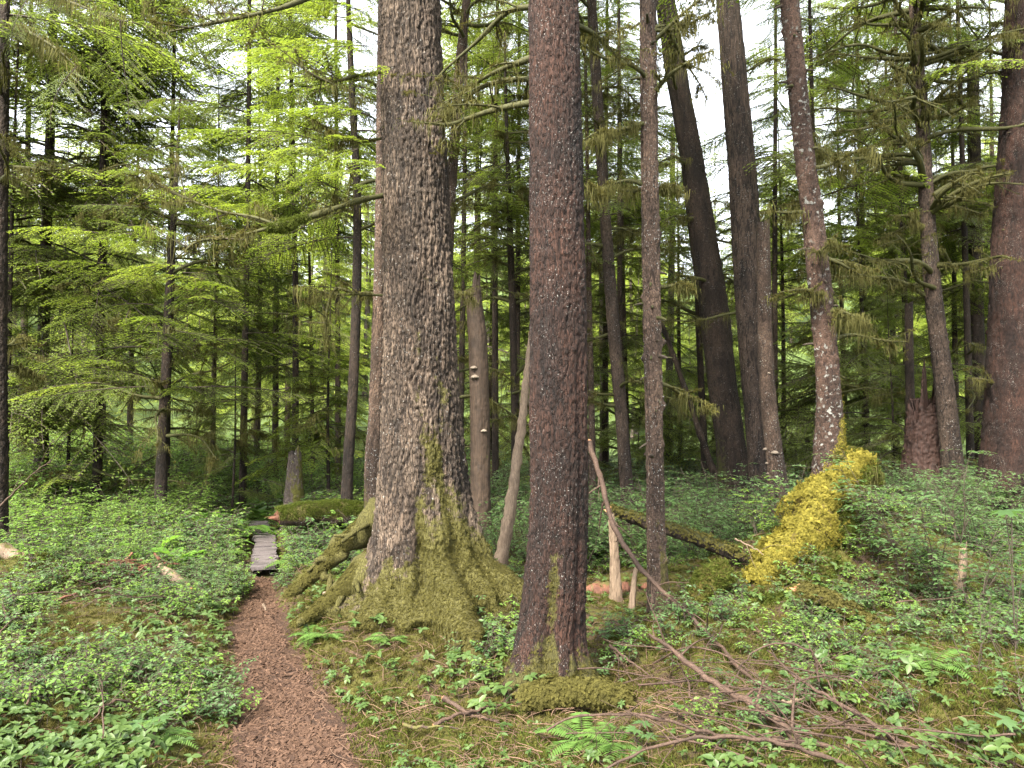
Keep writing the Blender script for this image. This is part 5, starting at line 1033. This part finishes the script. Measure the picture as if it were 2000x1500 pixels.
# ------------------------------------------------------------------ boardwalk at the far end of the path
def boardwalk():
    y0, y1, n = 8.35, 12.2, 26; base = (-2.8, y0, 0)
    t = thing('boardwalk', 'narrow grey plank boardwalk where the path runs into the green', 'boardwalk', base)
    ys = np.linspace(y0, y1, n+1)
    for i in range(n):
        y = .5*(ys[i]+ys[i+1]); x = float(np.interp(y, PATH[:, 1], PATH[:, 0])); hw = .125+.02*rng.random(); a = math.atan2(-np.interp(y+.3, PATH[:, 1], PATH[:, 0])+x, .3)
        l = (ys[1]-ys[0])*.5*.93; z = .0+.05+rng.normal(0, .004); ca, sa = math.cos(a), math.sin(a)
        v = np.array([[sx*hw+rng.normal(0, .01), sy*l, sz*.018] for sx in (-1, 1) for sy in (-1, 1) for sz in (-1, 1)]); v = np.stack([x+v[:, 0]*ca-v[:, 1]*sa, y+v[:, 0]*sa+v[:, 1]*ca, z+v[:, 2]], -1)
        mb = MB().add(v, np.array([[0, 1, 3, 2], [4, 6, 7, 5], [0, 4, 5, 1], [2, 3, 7, 6], [0, 2, 6, 4], [1, 5, 7, 3]])); link('plank', mb.mesh('plank', [M['plank']], base, False), t)
    for s in (-1, 1):
        yy = np.linspace(y0+.05, y1, 10); c = np.stack([np.interp(yy, PATH[:, 1], PATH[:, 0])+s*.09, yy, np.full(10, .0)], -1); link('beam', MB().tube(c, .03, 6).mesh('beam', [M['plank']], base), t)
boardwalk()

# ------------------------------------------------------------------ countable plants
frond_me = [frond(150+i).mesh('frond', [M['fern'], M['twig']]) for i in range(3)]
def fern(p, label, s, n=9, seed=0):
    r = np.random.default_rng(seed); t = thing('fern', label, 'fern', p, 'ferns'); a0 = r.uniform(0, 6.28)
    for i in range(n):
        o = link('frond', frond_me[i % 3], t); o.rotation_euler = (r.normal(0, .1), r.uniform(-.25, .2), a0+i*6.283/n+r.normal(0, .15)); k = s*r.uniform(.8, 1.1); o.scale = (k, k, k)
for k, (x, y, Y, s, lb) in enumerate((
    (400, 1010, 10, 1.3, 'large fern just left of the boardwalk start'), (455, 985, 10.8, 1.3, 'tall fern left of the far boardwalk'), (590, 1060, 8.6, .8, 'fern right of the boardwalk below the mossy log'), (620, 1040, 9, .8, 'second fern right of the boardwalk, further back'),
    (380, 950, 12.5, 1.4, 'fern clump between the lone tiered tree and the boardwalk'), (280, 985, 10, 1.2, 'fern at the foot of the lone tiered tree'), (480, 935, 13.5, 1.3, 'fern beyond the end of the boardwalk'), (530, 950, 12.8, 1.1, 'fern in front of the short grey stump'),
    (610, 1225, 5.7, .42, 'small fern on the left mossy root skirt'), (640, 1238, 5.6, .4, 'tiny fern beside the moss skirt edge'), (760, 1205, 5.5, .38, 'little fern between the front roots of the grey trunk'),
    (1140, 1395, 3.95, .5, 'dark fern below the moss-cushioned log'), (1200, 1420, 3.8, .5, 'dark fern among the brush right of the moss-cushioned log'), (300, 1400, 3.9, .45, 'pale fern frond spreading in the lower left leaves'), (700, 990, 9.5, .9, 'fern in front of the slim curving trunk'),
    (1820, 1330, 4.7, .6, 'fern in the green hollow at the lower right'), (1690, 1310, 4.9, .5, 'fern on the shaded front of the right mound'), (150, 1010, 8.6, 1.0, 'fern under the left shrubs'))):
    p = P(x, y, Y); z = float(H(p[0], Y)); fern((p[0], Y, z), lb, s, 9, k)
fr = np.random.default_rng(33)
for k in range(34):
    Y = fr.uniform(8.6, 17); x = -fr.uniform(.12, .62)*Y
    if abs(x-np.interp(Y, PATH[:, 1], PATH[:, 0])) < .55 and Y < 12.5: x -= .9
    fern((x, Y, float(H(x, Y))), 'bright green fern in the fern bed under the left trees', fr.uniform(.9, 1.5), 9, 40+k)
cab = [bigleaf(.55, .24, 160+i).mesh('leaf', [M['skunk']]) for i in range(4)]
for k, (x, Y, s, n, lb) in enumerate(((310, 8.2, .75, 6, 'broad-leaved skunk cabbage in front of the lone tiered tree'), (255, 8.4, .6, 5, 'broad-leaved plant left of the other broad-leaved plants'), (350, 8.0, .8, 6, 'wide pale-leaved skunk cabbage nearest the path on the left'), (450, 10.6, .9, 7, 'bright skunk cabbage left of the boardwalk'), (410, 11.2, .9, 7, 'bright skunk cabbage clump behind the ferns'),
    (500, 13.2, 1.0, 7, 'tall bright skunk cabbage at the end of the boardwalk'), (545, 12.6, .9, 6, 'skunk cabbage right of the boardwalk end'), (598, 8.8, .6, 5, 'low broad-leaved plant right of the boardwalk'), (530, 10.9, .6, 5, 'small broad-leaved plant touching the snapped log end'), (435, 9.3, .6, 5, 'low broad-leaved plant left of the boardwalk edge'))):
    p = P(x, 900, Y); t = thing('skunk_cabbage', lb, 'plant', (p[0], Y, float(H(p[0], Y)))); r = np.random.default_rng(k+60)
    for i in range(n):
        o = link('leaf', cab[i % 4], t); o.rotation_euler = (r.normal(0, .15), r.uniform(-.5, .25), i*6.283/n+r.normal(0, .3)); q = s*r.uniform(.75, 1.15); o.scale = (q, q, q)
pal = [palmate(.13, 180+i).mesh('leaf', [M['shrub']]) for i in range(3)]
for k, (x, y, Y, hgt, n, s, lb) in enumerate(((1520, 1375, 4.25, .10, 3, .8, 'lobed-leaved plant rising through the brush pile'), (1975, 1005, 5.2, .5, 3, 1.2, 'broad lobed leaf held high at the right edge'), (1240, 1415, 3.75, .07, 3, .6, 'low lobed-leaved plant left in the brush'), (1960, 1430, 3.9, .15, 4, .9, 'lobed-leaved plant in the lower right corner'), (300, 1420, 3.8, .12, 3, .6, 'flat lobed leaves in the lower left leaves'))):
    p = P(x, y, Y); z = float(H(p[0], Y)); t = thing('lobed_plant', lb, 'plant', (p[0], Y, z)); r = np.random.default_rng(k+90); mb = MB()
    for i in range(n):
        a = r.uniform(0, 6.28); tip = np.array([math.cos(a)*.13*s*(i > 0), math.sin(a)*.13*s*(i > 0), max(hgt, p[2]-z)*r.uniform(.8, 1.05)]); mb.tube(curve(np.array([[0, 0, -.03], tip*np.array([.3, .3, .6]), tip]), 6), .003, 5, 0, .5)
        o = link('leaf', pal[i % 3], t, tip); o.rotation_euler = (r.normal(0, .15), r.normal(.1, .15), a); q = s*r.uniform(.8, 1.1); o.scale = (q, q, q)
    link('stem', mb.mesh('stem', [M['twig']]), t)
# leafy shrubs
def bush(p, label, h, leaf, spread, seed, lm='shrub', nst=5, tw=10, group='leafy shrubs'):
    st, lf = shrub(seed, h, nst, leaf, spread, 0, tw); t = thing('leafy_shrub', label, 'shrub', p, group)
    link('stem', st.mesh('stem', [M['twig']]), t); tag(link('foliage', lf.mesh('foliage', [M[lm]]), t), kind='stuff')
SH = [(1760, 6.6, .95, .055, 'tall airy shrub between the golden root and the torn stump'), (1830, 6.3, 1.05, .055, 'airy shrub in front of the moss-limbed trunk'), (1900, 6.0, .8, .05, 'shrub left of the massive right trunk'), (1965, 6.3, .75, .055, 'shrub in front of the massive right trunk foot'), (1700, 7.0, .8, .05, 'shrub touching the right side of the golden root'),
      (1870, 7.6, 1.0, .05, 'shrub behind the splintered orange stub'), (1940, 5.0, .5, .05, 'low leafy shrub near the right edge'), (1890, 4.6, .5, .048, 'low leafy shrub in the green hollow'), (1980, 4.2, .45, .05, 'low leafy shrub lowest at the right edge'),
      (1400, 9.2, 1.15, .055, 'bluish shrub in front of the big leaning trunk'), (1340, 9.0, 1.0, .055, 'bluish shrub left of the big leaning trunk'), (1450, 8.9, 1.0, .055, 'bluish shrub in front of the clean grey trunk'), (1350, 7.9, .8, .05, 'shrub just behind the straight fallen log'), (1480, 7.6, .65, .05, 'pale green shrub between the fallen log and the golden root'), (1240, 8.4, .85, .05, 'shrub behind the shredded stake'),
      (60, 7.2, .65, .055, 'yellow-green shrub in front of the left edge trunk'), (180, 8.0, .6, .06, 'yellow-green shrub left of the lone tiered tree'), (20, 6.4, .6, .05, 'small shrub above the pale rotten log'), (250, 9.2, .6, .06, 'bright shrub behind the broad-leaved plants'), (120, 9.5, .8, .06, 'tall bright shrub under the old left trunk'),
      (1660, 5.2, .42, .045, 'sprout with paired leaves on the front of the mound'), (1610, 4.6, .35, .04, 'thin sprout in front of the mound'), (1580, 6.6, .3, .04, 'little shrub on top of the golden moss'), (1290, 9.6, 1.0, .055, 'shrub behind the slim knobbly trunk'), (1560, 8.8, .9, .055, 'shrub behind the golden root')]
for k, (x, Y, h, lf, lb) in enumerate(SH):
    p = P(x, 900, Y); bush((p[0], Y, float(H(p[0], Y))), lb, h, lf, h*.5, 1000+k, 'shrub_bright' if 'yellow' in lb or 'bright' in lb or 'pale' in lb else 'shrub', 6 if h > .6 else 3, 12 if h > .6 else 6)

# ------------------------------------------------------------------ ground cover nobody could count
def field(n, xr, yr, dens, seed, margin=1.05):
    r = np.random.default_rng(seed); u = r.random(n); y = yr[0]*(yr[1]/yr[0])**u if yr[0] > 0 else r.uniform(*yr, n)
    x = r.uniform(-1, 1, n)*np.minimum(y*.78+1.0, xr); keep = (r.random(n) < dens(x, y)) & (path_dist(x, y) > margin*r.uniform(.85, 1.25, n)*np.where((margin > 1.5) & (y > 8), 1.6, 1))
    keep &= ~((y > 7.9) & (y < 12.5) & (np.abs(x-np.interp(y, PATH[:, 1], PATH[:, 0])) < (.75 if margin > 1.5 else .34)))
    x, y = x[keep], y[keep]; return np.stack([x, y, H(x, y)], -1), r
def trunkfree(x, y):
    return ((x+.72)**2+(y-6.2)**2 > .45**2) & ((x-.28)**2+(y-4.9)**2 > .24**2)
def patch(x, y, f, s, a, b): return sst(a, b, fbm(x*f, y*f, 0, s, 3))
def up_rot(r, n, tilt=.25): return rot_z(np.stack([r.normal(0, tilt, n), r.normal(0, tilt, n)-.12, np.ones(n)], -1), r.uniform(0, 6.28, n))
mnd = lambda x, y: np.exp(-((x-2.95)/1.1)**2-((y-6.6)/.9)**2)
skirt = lambda x, y: np.exp(-((x+.85)/1.15)**2-((y-5.6)/.95)**2)      # the moss skirt round the grey trunk
bare = lambda x, y: np.exp(-((x+.15)/.75)**2-((y-4.25)/.65)**2)          # twiggy bare floor between the two trunks
brush = lambda x, y: np.exp(-((x-1.3)/1.0)**2-((y-4.6)/.8)**2)
pts, r = field(23000, 9, (2.3, 10.5), lambda x, y: np.clip(patch(x, y, 1.5, 41, -.95, .1)*(1-.85*skirt(x, y))*(1-.9*bare(x, y))*(1-.55*brush(x, y))*np.where(x > .2, .36+.3*mnd(x, y), 1)*trunkfree(x, y), 0, 1), 1)
tag(scatter('ground_cover', 'bunch', pts, up_rot(r, len(pts)), r.uniform(.5, 1.1, len(pts))*(1+.4*fbm(pts[:, 0]*1.3, pts[:, 1]*1.3, 0, 71, 2))), 'low green leaf rosettes carpeting the forest floor', 'ground cover')
pts, r = field(19000, 11, (2.4, 16), lambda x, y: np.clip(patch(x, y, 1.1, 45, -.2, .5)*(1-.9*skirt(x, y))*(1-bare(x, y))*(1-.6*brush(x, y))*sst(3.2, 6.5, y)*trunkfree(x, y)*np.where((x > .2) & (y < 7.5), .38, 1)+.3*mnd(x, y), 0, 1), 2)
tag(scatter('seedlings', 'herb', pts, up_rot(r, len(pts), .1), r.uniform(.5, 1.1, len(pts))*(1+.9*sst(7.5, 10, pts[:, 1]))), 'small leafy seedlings standing among the ground cover', 'seedlings')
pts, r = field(5200, 30, (7.6, 32), lambda x, y: np.clip(sst(7.4, 10, y)*(.35+.65*patch(x, y, .5, 47, -.4, .3))*np.where((np.abs(x-np.interp(y, PATH[:, 1], PATH[:, 0])) < .95) & (y < 12.8), .06, 1)*np.where(x < -.4*y*.5, 1, .55), 0, 1), 3, 1.6)
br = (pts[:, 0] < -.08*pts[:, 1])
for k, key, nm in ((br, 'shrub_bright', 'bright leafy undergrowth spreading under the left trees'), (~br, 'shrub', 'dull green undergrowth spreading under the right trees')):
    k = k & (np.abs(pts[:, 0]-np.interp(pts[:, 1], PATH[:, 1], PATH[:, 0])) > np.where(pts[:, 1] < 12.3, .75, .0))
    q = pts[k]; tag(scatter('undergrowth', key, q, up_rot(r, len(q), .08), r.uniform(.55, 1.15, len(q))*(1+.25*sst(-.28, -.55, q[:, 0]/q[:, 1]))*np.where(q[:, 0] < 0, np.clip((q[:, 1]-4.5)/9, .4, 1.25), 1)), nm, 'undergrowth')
pts, r = field(60000, 8, (2.3, 9.5), lambda x, y: np.clip(.25+patch(x, y, 1.6, 49, -.3, .4)+.8*skirt(x, y)+mnd(x, y), 0, 1)*(1-.6*bare(x, y)), 4, .98)
tag(scatter('moss_carpet', 'tuft', pts, up_rot(r, len(pts), .35), r.uniform(.5, 1.25, len(pts))), 'olive moss carpeting the ground between the plants', 'moss')
pts, r = field(34000, 8, (2.3, 9.0), lambda x, y: np.clip(patch(x, y, 1.3, 53, -.1, .45)+.5*sst(.5, 1.5, x)+.8*np.exp(-((x-3.3)/.9)**2-((y-5.2)/.8)**2), 0, 1), 5, 1.02)
tag(scatter('green_moss', 'tuft_green', pts, up_rot(r, len(pts), .35), r.uniform(.6, 1.4, len(pts))), 'fresh green moss patches on the floor', 'moss')
pts, r = field(14000, 7, (2.3, 8.5), lambda x, y: np.clip(.32+.9*bare(x, y)+.7*brush(x, y)+.3*skirt(x, y), 0, 1), 6, .7)
pts[:, 2] += .012
tag(scatter('twig_litter', 'litter', pts, up_rot(r, len(pts), .18), r.uniform(.5, 1.4, len(pts))), 'dead twigs littering the forest floor', 'litter')
pts, r = field(16000, 8, (4.5, 8.5), lambda x, y: np.clip(1.1*np.exp(-((x-2.5)/.55)**2-((y-6.75)/.5)**2)+.9*np.exp(-((x-1.75)/.4)**2-((y-6.4)/.3)**2), 0, 1), 14)
tag(scatter('golden_moss', 'sprig_gold', pts, up_rot(r, len(pts), .35), r.uniform(.4, 1.1, len(pts))), 'golden moss patches round the foot of the arching root', 'moss')
def chips():
    r = np.random.default_rng(8); n = 26000; y = 2.3*(8.3/2.3)**r.random(n); cx = np.interp(y, PATH[:, 1], PATH[:, 0]); hw = np.interp(y, PATH[:, 1], PWID); x = cx+hw*np.clip(r.normal(0, .62, n), -1.6, 1.6); kp = r.random(n) < .25+.75*patch(x, y, 2.3, 83, -.5, .4); x, y, cx, hw = x[kp], y[kp], cx[kp], hw[kp]; n = len(x)
    z = H(x, y)+.016-.012*np.clip(np.abs(x-cx)/hw, 0, 1)**6; pts = np.stack([x, y, z], -1)
    tag(scatter('bark_chips', 'chip', pts, up_rot(r, n, .3), r.uniform(.5, 1.25, n)), 'reddish bark chips and needles scattered on the trodden path', 'litter')
chips()
